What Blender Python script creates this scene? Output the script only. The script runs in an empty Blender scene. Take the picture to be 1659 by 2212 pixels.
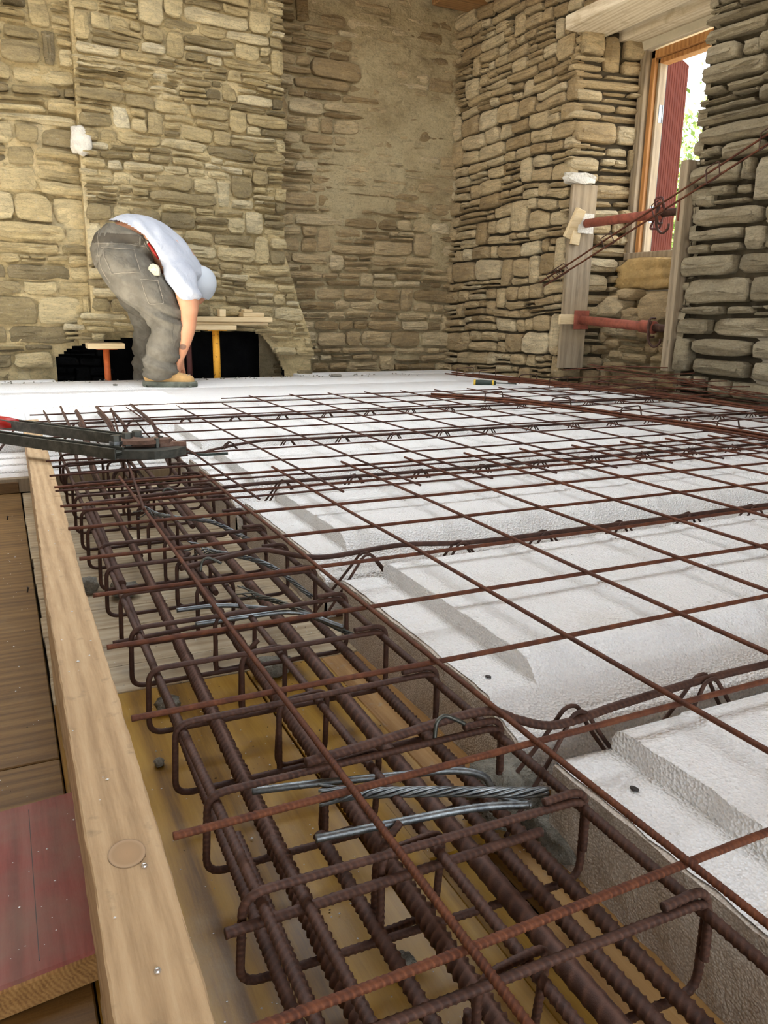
import bpy, math, random
import numpy as np
from mathutils import Vector, Matrix, noise as mnoise
from mathutils.bvhtree import BVHTree

S = bpy.context.scene
COL = S.collection
rnd = random.Random(7)
PI = math.pi

# ------------------------------------------------------------------ camera
F_PX = 1719.3
CAM = Vector((-0.2558, -0.3887, 0.4197))
YAW, PIT, ROLL = 0.44801, 0.24970, 0.0160
cy, sy = math.cos(YAW), math.sin(YAW)
fwd = Vector((sy * math.cos(PIT), cy * math.cos(PIT), -math.sin(PIT)))
rt = Vector((cy, -sy, 0)); up = rt.cross(fwd)
rt2 = math.cos(ROLL) * rt + math.sin(ROLL) * up
up2 = -math.sin(ROLL) * rt + math.cos(ROLL) * up
cd = bpy.data.cameras.new('camera'); cam = bpy.data.objects.new('camera', cd); COL.objects.link(cam)
cam.matrix_world = Matrix(((rt2.x, up2.x, -fwd.x, CAM.x), (rt2.y, up2.y, -fwd.y, CAM.y), (rt2.z, up2.z, -fwd.z, CAM.z), (0, 0, 0, 1)))
cd.sensor_fit = 'HORIZONTAL'; cd.sensor_width = 36.0; cd.lens = 36.0 * F_PX / 1659.0
cd.clip_start = 0.02; cd.clip_end = 200
S.camera = cam

# ------------------------------------------------------------------ sky, sun, exposure
W = bpy.data.worlds.new('sky'); S.world = W; W.use_nodes = True
bg = W.node_tree.nodes['Background']
bg.inputs['Color'].default_value = (0.87, 0.935, 1.0, 1); bg.inputs['Strength'].default_value = 3.4
sd = bpy.data.lights.new('sun', 'SUN'); sd.energy = 48; sd.angle = math.radians(1.2); sd.color = (1.0, 0.93, 0.80)
so = bpy.data.objects.new('sun', sd); COL.objects.link(so); so.location = (-6, 3, 6)
so.rotation_euler = Vector((math.cos(math.radians(40)), 0.0, -math.sin(math.radians(40)))).to_track_quat('-Z', 'Y').to_euler()
S.view_settings.view_transform = 'Standard'; S.view_settings.look = 'None'
S.view_settings.gamma = 1.0; S.view_settings.use_curve_mapping = False
S.view_settings.exposure = 1.25

# ------------------------------------------------------------------ object helpers
def mesh(name, V, Fs, mat=None, smooth=False, attr=None):
    me = bpy.data.meshes.new(name)
    V = np.asarray(V, dtype=np.float32)
    if isinstance(Fs, np.ndarray):
        n, k = Fs.shape
        me.vertices.add(len(V)); me.vertices.foreach_set('co', V.ravel())
        me.loops.add(n * k); me.loops.foreach_set('vertex_index', Fs.astype(np.int32).ravel())
        me.polygons.add(n); me.polygons.foreach_set('loop_start', np.arange(0, n * k, k, dtype=np.int32))
        me.update(calc_edges=True)
    else:
        me.from_pydata([tuple(map(float, v)) for v in V], [], [tuple(map(int, f)) for f in Fs]); me.update()
    if smooth: me.polygons.foreach_set('use_smooth', np.ones(len(me.polygons), dtype=bool))
    if attr is not None:
        a = me.attributes.new('tint', 'FLOAT', 'POINT')
        vals = np.full(len(V), attr, dtype=np.float32) if np.isscalar(attr) else np.asarray(attr, dtype=np.float32)
        a.data.foreach_set('value', vals)
    if mat: me.materials.append(mat)
    return me

def link(name, me, parent=None, loc=None, label=None, cat=None, group=None, kind=None):
    o = bpy.data.objects.new(name, me); COL.objects.link(o)
    if parent is not None: o.parent = parent
    if loc is not None: o.location = loc
    return tag(o, label, cat, group, kind)

def tag(o, label=None, cat=None, group=None, kind=None):
    if label: o['label'] = label
    if cat: o['category'] = cat
    if group: o['group'] = group
    if kind: o['kind'] = kind
    return o

def empty(name, loc, label, cat, group=None, rotz=0):
    o = link(name, None, None, loc, label, cat, group); o.rotation_euler = (0, 0, rotz); o.empty_display_size = .05
    return o

def recenter(V):
    V = np.asarray(V, dtype=float); c = (V.min(0) + V.max(0)) / 2
    return V - c, c

def put(name, V, Fs, mat, parent=None, smooth=False, attr=None, **kw):
    """a mesh object whose origin sits in the middle of its own geometry (parent at rest at ploc)"""
    V, c = recenter(V)
    p = Vector(c)
    if parent is not None: p = world_loc_inv(parent, p)
    return link(name, mesh(name, V, Fs, mat, smooth, attr), parent, p, **kw)

def world_loc_inv(parent, p):
    off = Vector((0, 0, 0)); q = parent
    while q is not None:
        off += q.location; q = q.parent
    return p - off

def join(parts):
    Vs, Fs, n = [], [], 0
    for V, Fc in parts:
        Vs.append(np.asarray(V, dtype=float)); Fs += [tuple(i + n for i in f) for f in Fc]; n += len(V)
    return np.vstack(Vs), Fs

def box(x0, x1, y0, y1, z0, z1, bev=0.0, M=None, jit=0.0):
    """bevelled box"""
    b = bev
    if b <= 0:
        V = [(x, y, z) for z in (z0, z1) for y in (y0, y1) for x in (x0, x1)]
        Fc = [(0, 2, 3, 1), (4, 5, 7, 6), (0, 1, 5, 4), (2, 6, 7, 3), (0, 4, 6, 2), (1, 3, 7, 5)]
    else:
        V = []; Fc = []
        idx = {}
        for iz, z in ((0, z0), (1, z1)):
            for iy, y in ((0, y0), (1, y1)):
                for ix, x in ((0, x0), (1, x1)):
                    sx, s_y, sz = (1 if ix == 0 else -1), (1 if iy == 0 else -1), (1 if iz == 0 else -1)
                    for ax in range(3):
                        v = [x + sx * b, y + s_y * b, z + sz * b]; v[ax] = (x, y, z)[ax]
                        idx[(ix, iy, iz, ax)] = len(V); V.append(v)
        def q(*k): Fc.append(tuple(idx[i] for i in k))
        for ax in range(3):
            o1, o2 = [a for a in range(3) if a != ax]
            for s in (0, 1):
                ks = []
                for a, c in ((0, 0), (1, 0), (1, 1), (0, 1)):
                    k = [0, 0, 0]; k[ax] = s; k[o1] = a; k[o2] = c; ks.append((*k, ax))
                q(*ks)
        for ax in range(3):
            o1, o2 = [a for a in range(3) if a != ax]
            for a in (0, 1):
                for c in (0, 1):
                    k0 = [0, 0, 0]; k0[o1] = a; k0[o2] = c; k1 = list(k0); k1[ax] = 1
                    q((*k0, o1), (*k1, o1), (*k1, o2), (*k0, o2))
        for iz in (0, 1):
            for iy in (0, 1):
                for ix in (0, 1): q((ix, iy, iz, 0), (ix, iy, iz, 1), (ix, iy, iz, 2))
        Vn = np.array(V, dtype=float); ctr = np.array([(x0 + x1) / 2, (y0 + y1) / 2, (z0 + z1) / 2]); F2 = []
        for f in Fc:
            p = Vn[list(f)]; n = np.cross(p[1] - p[0], p[2] - p[0])
            F2.append(f if np.dot(n, p.mean(0) - ctr) > 0 else f[::-1])
        Fc = F2
    V = np.array(V, dtype=float)
    if M is not None: V = V @ np.array(M.to_3x3()).T + np.array(M.translation)
    return V, Fc

def dist_cam(P): return np.linalg.norm(np.asarray(P) - np.array(CAM), axis=-1)

def resample(P, step_fn):
    P = np.asarray(P, dtype=float); seg = np.linalg.norm(np.diff(P, axis=0), axis=1); cum = np.concatenate([[0], np.cumsum(seg)])
    s, out = 0.0, []
    L = cum[-1]
    while s < L:
        out.append(s); i = min(np.searchsorted(cum, s, side='right') - 1, len(seg) - 1)
        p = P[i] + (P[i + 1] - P[i]) * ((s - cum[i]) / max(seg[i], 1e-9)); s += step_fn(p)
    out.append(L); out = np.array(out)
    Q = np.stack([np.interp(out, cum, P[:, k]) for k in range(3)], 1)
    return Q, out

def round_path(P, r, n=6, closed=False):
    """fillet the corners of a polyline"""
    P = [np.array(p, dtype=float) for p in P]; out = []; N = len(P)
    rng = range(N) if closed else range(1, N - 1)
    if not closed: out.append(P[0])
    for i in rng:
        a, b, c = P[i - 1], P[i], P[(i + 1) % N]
        u, v = a - b, c - b; lu, lv = np.linalg.norm(u), np.linalg.norm(v); u /= lu; v /= lv
        rr = min(r, lu * .49, lv * .49)
        for k in range(n + 1):
            t = k / n; out.append(b + u * rr * (1 - t) ** 2 + v * rr * t ** 2)
    if closed: out.append(out[0])
    else: out.append(P[-1])
    return np.array(out)

def spline(P, n=8):
    P = np.array(P, dtype=float); out = []
    Q = np.vstack([2 * P[0] - P[1], P, 2 * P[-1] - P[-2]])
    for i in range(1, len(Q) - 2):
        for k in range(n):
            t = k / n; a, b, c, d = Q[i - 1], Q[i], Q[i + 1], Q[i + 2]
            out.append(.5 * ((2 * b) + (-a + c) * t + (2 * a - 5 * b + 4 * c - d) * t * t + (-a + 3 * b - 3 * c + d) * t ** 3))
    out.append(P[-1]); return np.array(out)

def tube(P, rad, nseg=10, aspect=None, axis=None, cap=True, theta0=0.0, disp=None):
    """sweep rings along P; rad scalar/array; disp(s, theta)->radius offset; aspect stretches along axis"""
    P = np.asarray(P, dtype=float); n = len(P)
    T = np.gradient(P, axis=0); T /= np.maximum(np.linalg.norm(T, axis=1, keepdims=True), 1e-9)
    ref = np.array([0, 0, 1.0]) if abs(T[0][2]) < .9 else np.array([1.0, 0, 0])
    A = np.zeros((n, 3)); a = ref - T[0] * ref.dot(T[0]); a /= np.linalg.norm(a); A[0] = a
    for i in range(1, n):
        a = A[i - 1] - T[i] * A[i - 1].dot(T[i]); A[i] = a / max(np.linalg.norm(a), 1e-9)
    B = np.cross(T, A)
    s = np.concatenate([[0], np.cumsum(np.linalg.norm(np.diff(P, axis=0), axis=1))])
    th = theta0 + np.arange(nseg) * 2 * PI / nseg
    R = np.broadcast_to(np.asarray(rad, dtype=float).reshape(-1, 1) if np.ndim(rad) else np.full((n, 1), rad), (n, nseg)).copy()
    if disp is not None: R += disp(s[:, None], th[None, :], P)
    tube.last = (R - (np.asarray(rad, dtype=float).reshape(-1, 1) if np.ndim(rad) else rad)).ravel()
    off = R[..., None] * (np.cos(th)[None, :, None] * A[:, None, :] + np.sin(th)[None, :, None] * B[:, None, :])
    if aspect is not None:
        ax = np.array(axis, dtype=float); k = (off @ ax); asp = np.asarray(aspect, dtype=float).reshape(-1, 1) - 1
        off = off + (k * asp)[..., None] * ax
    V = (P[:, None, :] + off).reshape(-1, 3)
    i = np.arange(n - 1)[:, None] * nseg; j = np.arange(nseg)[None, :]; j2 = (j + 1) % nseg
    Fq = np.stack([i + j, i + j2, i + nseg + j2, i + nseg + j], -1).reshape(-1, 4)
    if not cap: return V, Fq
    V = np.vstack([V, P[:1], P[-1:]]); c0, c1 = n * nseg, n * nseg + 1
    jj = np.arange(nseg); j2 = (jj + 1) % nseg
    t0 = np.stack([np.full(nseg, c0), j2, jj, jj], 1); base = (n - 1) * nseg
    t1 = np.stack([np.full(nseg, c1), base + jj, base + j2, base + j2], 1)
    Fl = [tuple(f) for f in Fq.tolist()] + [tuple(f[:3]) for f in t0.tolist()] + [tuple(f[:3]) for f in t1.tolist()]
    return V, Fl

def rebar_disp(r, pitch, h, slant=0.9, longr=False, phase=0.0):
    def f(s, th, P):
        d = dist_cam(P)[:, None]
        fade = np.clip((1.5 * pitch / .008 - d) / .35, 0, 1)
        side = np.clip(np.abs(np.sin(th)) * 1.6, 0, 1)
        ph = (s / pitch + slant * np.abs(((th / PI) % 1.0) - .5) * np.where(np.sin(th) > 0, 1, -1) + phase) % 1.0
        rib = np.clip(1 - np.abs(ph - .5) * 4.2, 0, 1)
        o = h * rib * side * fade
        if longr: o = o + h * .9 * np.clip(1 - np.abs(np.sin(th)) * 3.5, 0, 1)
        return o
    return f

def bar(P, r, pitch=.007, h=None, nseg=10, fac=.0026, smin=.0014, smax=.03, longr=False, theta0=0.3, slant=.9):
    h = r * .14 if h is None else h * 1.5
    def st(p): return min(max(float(np.linalg.norm(p - np.array(CAM))) * fac, smin), smax)
    # straight far stretches can be coarse but bends keep their points
    Q, s = resample(P, st)
    return tube(Q, r, nseg, disp=rebar_disp(r, pitch, h, slant, longr, rnd.random()), theta0=theta0)

def chain_bar(P, r, **k): return bar(P, r, **k)

# fbm in numpy ---------------------------------------------------------------
_g = np.random.RandomState(11).rand(64, 64, 64)
def vnoise(x, y, z=0.0):
    x, y, z = np.broadcast_arrays(np.asarray(x, float), np.asarray(y, float), np.asarray(z, float))
    xi, yi, zi = np.floor(x).astype(int), np.floor(y).astype(int), np.floor(z).astype(int)
    fx, fy, fz = x - xi, y - yi, z - zi
    fx, fy, fz = fx * fx * (3 - 2 * fx), fy * fy * (3 - 2 * fy), fz * fz * (3 - 2 * fz)
    def g(a, b, c): return _g[(xi + a) % 64, (yi + b) % 64, (zi + c) % 64]
    r = 0
    for a in (0, 1):
        for b in (0, 1):
            for c in (0, 1):
                r = r + g(a, b, c) * (fx if a else 1 - fx) * (fy if b else 1 - fy) * (fz if c else 1 - fz)
    return r
def fbm(x, y, z=0.0, o=4):
    r, a, t = 0, 1.0, 0
    for i in range(o):
        r = r + a * vnoise(np.asarray(x) * 2 ** i + 7.3 * i, np.asarray(y) * 2 ** i + 3.1 * i, np.asarray(z) * 2 ** i); t += a; a *= .5
    return r / t

# ------------------------------------------------------------------ materials
class Mat:
    def __init__(s, name, rough=.8, metal=0.0, spec=.3):
        s.m = bpy.data.materials.new(name); s.m.use_nodes = True; s.nt = s.m.node_tree
        s.b = s.nt.nodes['Principled BSDF']; s.b.inputs['Roughness'].default_value = rough
        s.b.inputs['Metallic'].default_value = metal; s.b.inputs['Specular IOR Level'].default_value = spec
    def n(s, t, ins=None, **props):
        nd = s.nt.nodes.new('ShaderNode' + t)
        for k, v in props.items(): setattr(nd, k, v)
        for k, v in (ins or {}).items():
            if isinstance(v, bpy.types.NodeSocket): s.nt.links.new(v, nd.inputs[k])
            else: nd.inputs[k].default_value = v
        return nd
    def pos(s, scale=(1, 1, 1), rot=(0, 0, 0), obj=False):
        src = s.n('TexCoord').outputs['Object'] if obj else s.n('NewGeometry').outputs['Position']
        return s.n('Mapping', {'Vector': src, 'Scale': scale, 'Rotation': rot}).outputs[0]
    def noise(s, v, scale, detail=4, rough=.55, dist=0.0):
        return s.n('TexNoise', {'Vector': v, 'Scale': scale, 'Detail': detail, 'Roughness': rough, 'Distortion': dist}).outputs['Fac']
    def ramp(s, f, stops):
        r = s.n('ValToRGB', {'Fac': f}); e = r.color_ramp.elements
        e[0].position, e[0].color = stops[0][0], (*stops[0][1], 1); e[1].position, e[1].color = stops[-1][0], (*stops[-1][1], 1)
        for p, c in stops[1:-1]:
            x = e.new(p); x.color = (*c, 1)
        return r.outputs['Color']
    def mix(s, f, a, b, mode='MIX'):
        m = s.n('Mix', data_type='RGBA', blend_type=mode)
        for k, v in ((0, f), (6, a), (7, b)):
            if isinstance(v, bpy.types.NodeSocket): s.nt.links.new(v, m.inputs[k])
            else: m.inputs[k].default_value = v if k == 0 else (*v, 1)
        return m.outputs[2]
    def math(s, op, a, b=0.0, clamp=False):
        m = s.n('Math', operation=op, use_clamp=clamp)
        for k, v in ((0, a), (1, b)):
            if isinstance(v, bpy.types.NodeSocket): s.nt.links.new(v, m.inputs[k])
            else: m.inputs[k].default_value = v
        return m.outputs[0]
    def map(s, f, a, b, c=0.0, d=1.0):
        return s.n('MapRange', {'Value': f, 'From Min': a, 'From Max': b, 'To Min': c, 'To Max': d}).outputs[0]
    def col(s, c):
        if isinstance(c, bpy.types.NodeSocket): s.nt.links.new(c, s.b.inputs['Base Color'])
        else: s.b.inputs['Base Color'].default_value = (*c, 1)
        return s
    def bump(s, h, strength=.5, dist=.01):
        b = s.n('Bump', {'Height': h, 'Strength': strength, 'Distance': dist}); s.nt.links.new(b.outputs[0], s.b.inputs['Normal']); return s

def stone_mat(name, stops, mortar=(0.79, 0.63, 0.36), dust=.35, bump=.9):
    M = Mat(name, .9, 0, .15)
    t = M.n('Attribute', attribute_name='tint').outputs['Fac']
    p = M.pos(); pl = M.pos((1, 1, 4.5))
    base = M.ramp(t, stops)
    lam = M.noise(pl, 9, 6, .65, .4)
    base = M.mix(M.map(lam, .35, .7), base, M.mix(.5, base, (.13, .105, .075)))
    big = M.noise(p, 3.2, 5, .6)
    base = M.mix(M.map(big, .45, .75, 0, dust), base, mortar)
    fine = M.noise(M.pos((1, 1, 2.2)), 75, 6, .75)
    base = M.mix(M.map(fine, .36, .50, .55, 0), base, M.mix(.6, base, (.07, .055, .04)))
    fleck = M.noise(p, 55, 3, .6)
    base = M.mix(M.map(fleck, .6, .75, 0, .45), base, (.62, .55, .42))
    M.col(base)
    h = M.math('ADD', M.math('MULTIPLY', lam, .8), M.math('MULTIPLY', M.noise(p, 34, 9, .78), .75))
    M.bump(h, 1.0, .034); return M.m

def mortar_mat(name, a, b, c):
    M = Mat(name, .95, 0, .1); p = M.pos(); pl = M.pos((1, 1, 2.2))
    base = M.ramp(M.noise(p, 2.6, 6, .65), [(.3, a), (.5, b), (.72, c)])
    base = M.mix(M.map(M.noise(pl, 17, 5, .7), .5, .75, 0, .5), base, (.16, .125, .08))
    M.col(base); fine = M.noise(p, 80, 6, .75)
    M.col(M.mix(M.map(fine, .34, .48, .6, 0), base, M.mix(.6, base, (.10, .075, .045))))
    M.bump(M.math('ADD', M.noise(p, 30, 9, .8), M.math('MULTIPLY', M.noise(pl, 12, 4, .6), .7)), 1.0, .036); return M.m

TAN = [(0, (.15, .12, .075)), (.2, (.40, .315, .165)), (.5, (.71, .565, .30)), (.8, (.86, .71, .41)), (1, (.93, .82, .56))]
BRN = [(0, (.18, .12, .06)), (.25, (.43, .30, .145)), (.5, (.62, .46, .25)), (.75, (.75, .58, .33)), (1, (.86, .71, .45))]
GRY = [(0, (.20, .17, .12)), (.3, (.38, .32, .21)), (.6, (.53, .45, .30)), (1, (.68, .59, .41))]
MAT = {}
MAT['stone_tan'] = stone_mat('tan_schist', TAN)
MAT['stone_brown'] = stone_mat('brown_schist', BRN, (.60, .46, .26), .3)
MAT['stone_grey'] = stone_mat('grey_brown_schist', GRY, (.50, .40, .24), .25)
MAT['mortar_tan'] = mortar_mat('earth_mortar', (.53, .405, .20), (.80, .635, .345), (.90, .75, .46))
MAT['mortar_brown'] = mortar_mat('brown_earth_render', (.42, .32, .17), (.62, .50, .29), (.74, .62, .38))
MAT['mortar_dark'] = mortar_mat('deep_joint_earth', (.06, .05, .035), (.12, .095, .06), (.20, .16, .10))
M = Mat('soot', .95, 0, .05); M.col(M.ramp(M.noise(M.pos(), 4, 5), [(.3, (.004, .004, .005)), (.8, (.02, .02, .02))])); M.bump(M.noise(M.pos(), 25, 5), .8, .02); MAT['soot'] = M.m

def rust(name, a, b, c, rough=.7, metal=.25, sc=60):
    M = Mat(name, rough, metal, .35); p = M.pos()
    base = M.ramp(M.noise(p, sc, 5, .65), [(.3, a), (.52, b), (.75, c)])
    base = M.mix(M.map(M.noise(p, 9, 3), .42, .68, 0, .6), base, a)
    crest = M.n('Attribute', attribute_name='tint').outputs['Fac']; base = M.mix(M.math('MULTIPLY', crest, .6), base, tuple(min(1, v * 1.55) for v in c))
    M.col(base); M.bump(M.noise(p, 420, 4, .7), .35, .0012); return M.m
MAT['rebar'] = rust('dark_rusty_rebar', (.034, .014, .009), (.062, .026, .016), (.10, .045, .028), .65, .08)
MAT['rebar_wire'] = rust('orange_rusty_wire', (.055, .016, .008), (.105, .032, .012), (.18, .060, .024), .7, .25)
MAT['rebar_far'] = rust('backlit_rusty_mesh', (.038, .013, .008), (.068, .022, .011), (.11, .038, .016), .7, .25)  # rusty wire of the far sheet, backlit shade put into its darker colour
MAT['zinc'] = rust('weathered_zinc', (.10, .11, .12), (.20, .215, .22), (.33, .35, .36), .42, .85, 90)
MAT['steel_dark'] = rust('dark_bare_steel', (.05, .052, .045), (.10, .10, .085), (.16, .155, .13), .45, .7, 40)
MAT['steel_rusty'] = rust('rusty_jaw_steel', (.10, .06, .045), (.20, .11, .075), (.30, .19, .14), .55, .5, 50)

def wood(name, a, b, c, axis=1, sc=1.0, rough=.75, dirt=None, bump=.4, band=14, wave=.13):
    M = Mat(name, rough, 0, .3)
    sc3 = [9.0, 9.0, 9.0]; sc3[axis] = .55
    p = M.pos(tuple(v * sc for v in sc3)); pw = M.pos()
    g = M.noise(p, 3.2, 6, .62, .6)
    wv = M.n('TexWave', {'Vector': p, 'Scale': band / 9.0, 'Distortion': 5.5, 'Detail': 3, 'Detail Scale': 1.2}, wave_type='RINGS', rings_direction='XYZ'[axis]).outputs['Fac']
    fine = M.noise(M.pos(tuple(v * sc * 5 for v in sc3)), 4.0, 5, .7)
    f = M.math('ADD', M.math('ADD', M.math('MULTIPLY', g, .42), M.math('MULTIPLY', wv, wave)), M.math('MULTIPLY', fine, .55 - wave))
    base = M.ramp(f, [(.34, a), (.5, b), (.66, c)])
    if dirt: base = M.mix(M.map(M.noise(pw, dirt[1], 5, .6), dirt[2], dirt[3], 0, dirt[4]), base, dirt[0])
    M.col(base); M.bump(M.math('ADD', f, M.math('MULTIPLY', M.noise(pw, 300, 3), .3)), bump, .003); return M.m
MAT['board'] = wood('pale_sawn_timber', (.34, .22, .115), (.47, .32, .175), (.56, .40, .235), 1, 1.2, .8, ((.20, .15, .09), 30, .62, .74, .6), .5)
MAT['ply_yellow'] = wood('yellow_shuttering_panel', (.14, .065, .006), (.29, .15, .012), (.40, .225, .026), 1, .8, .38, ((.27, .21, .12), 9, .56, .76, .45), .15, 14, .22)
MAT['ply_pale'] = wood('worn_pale_shuttering', (.30, .22, .13), (.42, .33, .21), (.52, .44, .31), 0, .9, .6, ((.22, .19, .15), 14, .5, .7, .5), .25)
MAT['ply_brown'] = wood('brown_shuttering_plywood', (.085, .042, .010), (.15, .080, .022), (.22, .125, .038), 0, 1.0, .6, ((.20, .14, .07), 16, .55, .75, .3), .3)
MAT['deck_orange'] = wood('orange_brown_batten', (.25, .12, .03), (.36, .20, .065), (.44, .27, .11), 1, 1.0, .65, ((.30, .26, .2), 40, .6, .75, .6), .3)
MAT['plank_red'] = wood('faded_red_plank', (.15, .045, .035), (.23, .065, .05), (.27, .10, .08), 1, .8, .7, ((.20, .13, .095), 8, .42, .68, .8), .3)
MAT['plank_end'] = wood('orange_end_grain', (.16, .075, .02), (.28, .145, .045), (.38, .21, .075), 1, 3.0, .8, None, .5, 30)
MAT['plank_grey'] = wood('grey_weathered_plank', (.17, .13, .085), (.27, .21, .14), (.35, .28, .19), 2, .8, .85, ((.38, .29, .17), 5, .5, .75, .5), .5)
MAT['plank_light'] = wood('fresh_pine_offcut', (.48, .36, .20), (.60, .47, .28), (.68, .56, .36), 0, 1.2, .8, None, .3)
MAT['frame_wood'] = wood('orange_window_timber', (.26, .11, .035), (.40, .19, .06), (.52, .28, .10), 2, 1.0, .6, None, .3)
MAT['lintel_wood'] = wood('whitewashed_lintel', (.42, .34, .23), (.58, .50, .36), (.68, .61, .47), 1, .8, .85, ((.30, .22, .12), 10, .55, .7, .6), .5)
MAT['beam_wood'] = wood('brown_roof_timber', (.14, .07, .025), (.24, .125, .045), (.32, .18, .07), 0, .8, .8, None, .4)
MAT['shutter'] = wood('oxblood_shutter_paint', (.045, .010, .006), (.062, .014, .008), (.08, .020, .011), 2, .6, .95, None, .2)
MAT['shutter'].node_tree.nodes['Principled BSDF'].inputs['Specular IOR Level'].default_value = .04

M = Mat('expanded_polystyrene', .75, 0, .25); p = M.pos()
v = M.n('TexVoronoi', {'Vector': p, 'Scale': 260}, feature='F1').outputs['Distance']
dirt = M.map(M.noise(p, 7, 6, .7), .54, .78, 0, .40)
base = M.mix(dirt, (.80, .79, .775), (.60, .53, .44))
base = M.mix(M.map(M.noise(p, 90, 2, .5), .70, .78, 0, .55), base, (.35, .31, .26))
M.col(base); M.bump(M.math('ADD', v, M.math('MULTIPLY', M.noise(p, 22, 4, .6), .9)), .8, .005)
M.b.inputs['Subsurface Weight'].default_value = .0; MAT['foam'] = M.m
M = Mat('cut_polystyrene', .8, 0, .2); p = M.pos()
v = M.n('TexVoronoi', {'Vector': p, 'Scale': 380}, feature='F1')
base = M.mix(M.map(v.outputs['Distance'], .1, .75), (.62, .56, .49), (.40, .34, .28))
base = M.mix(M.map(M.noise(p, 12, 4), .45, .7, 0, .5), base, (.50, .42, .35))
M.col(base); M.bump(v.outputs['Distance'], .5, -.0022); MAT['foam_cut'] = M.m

def plain(name, c, rough=.6, metal=0.0, nz=30, var=.25, bump=.15, bd=.004):
    M = Mat(name, rough, metal, .35); p = M.pos()
    c2 = tuple(x * (1 - var) for x in c); M.col(M.ramp(M.noise(p, nz, 5, .6), [(.3, c2), (.7, c)]))
    M.bump(M.noise(p, nz * 4, 4), bump, bd); return M.m
MAT['prop_red'] = plain('chalky_red_paint', (.32, .088, .052), .75, 0, 25, .5)
M = Mat('chipped_yellow_paint', .55, 0, .3); p = M.pos()
M.col(M.mix(M.map(M.noise(p, 60, 4, .6), .60, .66), (.75, .36, .035), (.07, .035, .015))); M.bump(M.noise(p, 60, 4), .3, .003); MAT['prop_yellow'] = M.m
MAT['prop_orange'] = plain('orange_red_paint', (.58, .13, .03), .6, 0, 25, .3)
MAT['prop_dark'] = plain('dark_red_brown_paint', (.10, .03, .025), .7)
MAT['concrete'] = plain('grey_concrete_crumb', (.30, .28, .23), .95, 0, 60, .5, .8, .01)
MAT['plaster_lump'] = plain('white_plaster_smear', (.66, .62, .54), .9, 0, 30, .3, .7, .01)
MAT['cream'] = plain('cream_painted_board', (.55, .49, .36), .8, 0, 12, .2)
MAT['grip_red'] = plain('red_vinyl_grip', (.42, .02, .015), .35, 0, 8, .15, .05)
MAT['nail'] = plain('dark_nail_steel', (.06, .05, .045), .5, .6)
MAT['screw'] = plain('bright_screw_steel', (.75, .75, .75), .25, .9, 30, .1)
MAT['sill'] = plain('golden_plastered_sill', (.50, .34, .14), .9, 0, 9, .5, .8, .02)
MAT['leaf'] = plain('sunlit_leaf', (.085, .15, .022), .6, 0, 5, .4)
MAT['bark'] = plain('tree_bark', (.16, .11, .07), .9)
MAT['grass'] = plain('dry_yard_gravel', (.34, .30, .24), .9, 0, 2, .3)
MAT['tool_black'] = plain('black_green_tool_handle', (.03, .045, .035), .5)
MAT['tool_yellow'] = plain('yellow_tool_ring', (.75, .50, .05), .5)
MAT['house_wall'] = plain('outer_rendered_wall', (.42, .36, .27), .9, 0, 6, .3, .5, .02)

# ------------------------------------------------------------------ stone walls
def wall_backing(name, O, U, N, u0, u1, z0, z1, mat, base=-.01, amp=.02, step=.016, hole=None, parent=None, ulo=None, uhi=None, seed=0, cover=None, kind='structure', label=None, thick=.10):
    O, U, N = np.array(O, float), np.array(U, float), np.array(N, float)
    nu, nz = max(2, int((u1 - u0) / step)), max(2, int((z1 - z0) / step))
    us, zs = np.linspace(u0, u1, nu + 1), np.linspace(z0, z1, nz + 1)
    UU, ZZ = np.meshgrid(us, zs)
    if ulo is not None or uhi is not None:
        lo = np.array([ulo(z) if ulo else u0 for z in zs])[:, None]; hi = np.array([uhi(z) if uhi else u1 for z in zs])[:, None]
        t = (UU - u0) / (u1 - u0); UU = lo + (hi - lo) * t
    d = base + amp * (fbm(UU * 9 + seed, ZZ * 15, seed, 5) - .5) * 2
    if cover is not None: d = d + cover(UU, ZZ)
    P = O + UU[..., None] * U + N * d[..., None]; P[..., 2] += ZZ
    V = P.reshape(-1, 3); i = np.arange(nz)[:, None] * (nu + 1) + np.arange(nu)[None, :]
    Fq = np.stack([i, i + 1, i + nu + 2, i + nu + 1], -1).reshape(-1, 4)
    if hole is not None:
        cu = (UU[:-1, :-1] + UU[1:, 1:]).reshape(-1) / 2; cz = (ZZ[:-1, :-1] + ZZ[1:, 1:]).reshape(-1) / 2
        keep = np.array([not hole(a, b) for a, b in zip(cu, cz)]); Fq = Fq[keep]
    # a solid slab behind the face so the wall has thickness
    return link(name, mesh(name, V, Fq, mat, True), parent, kind=kind, label=label)

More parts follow.
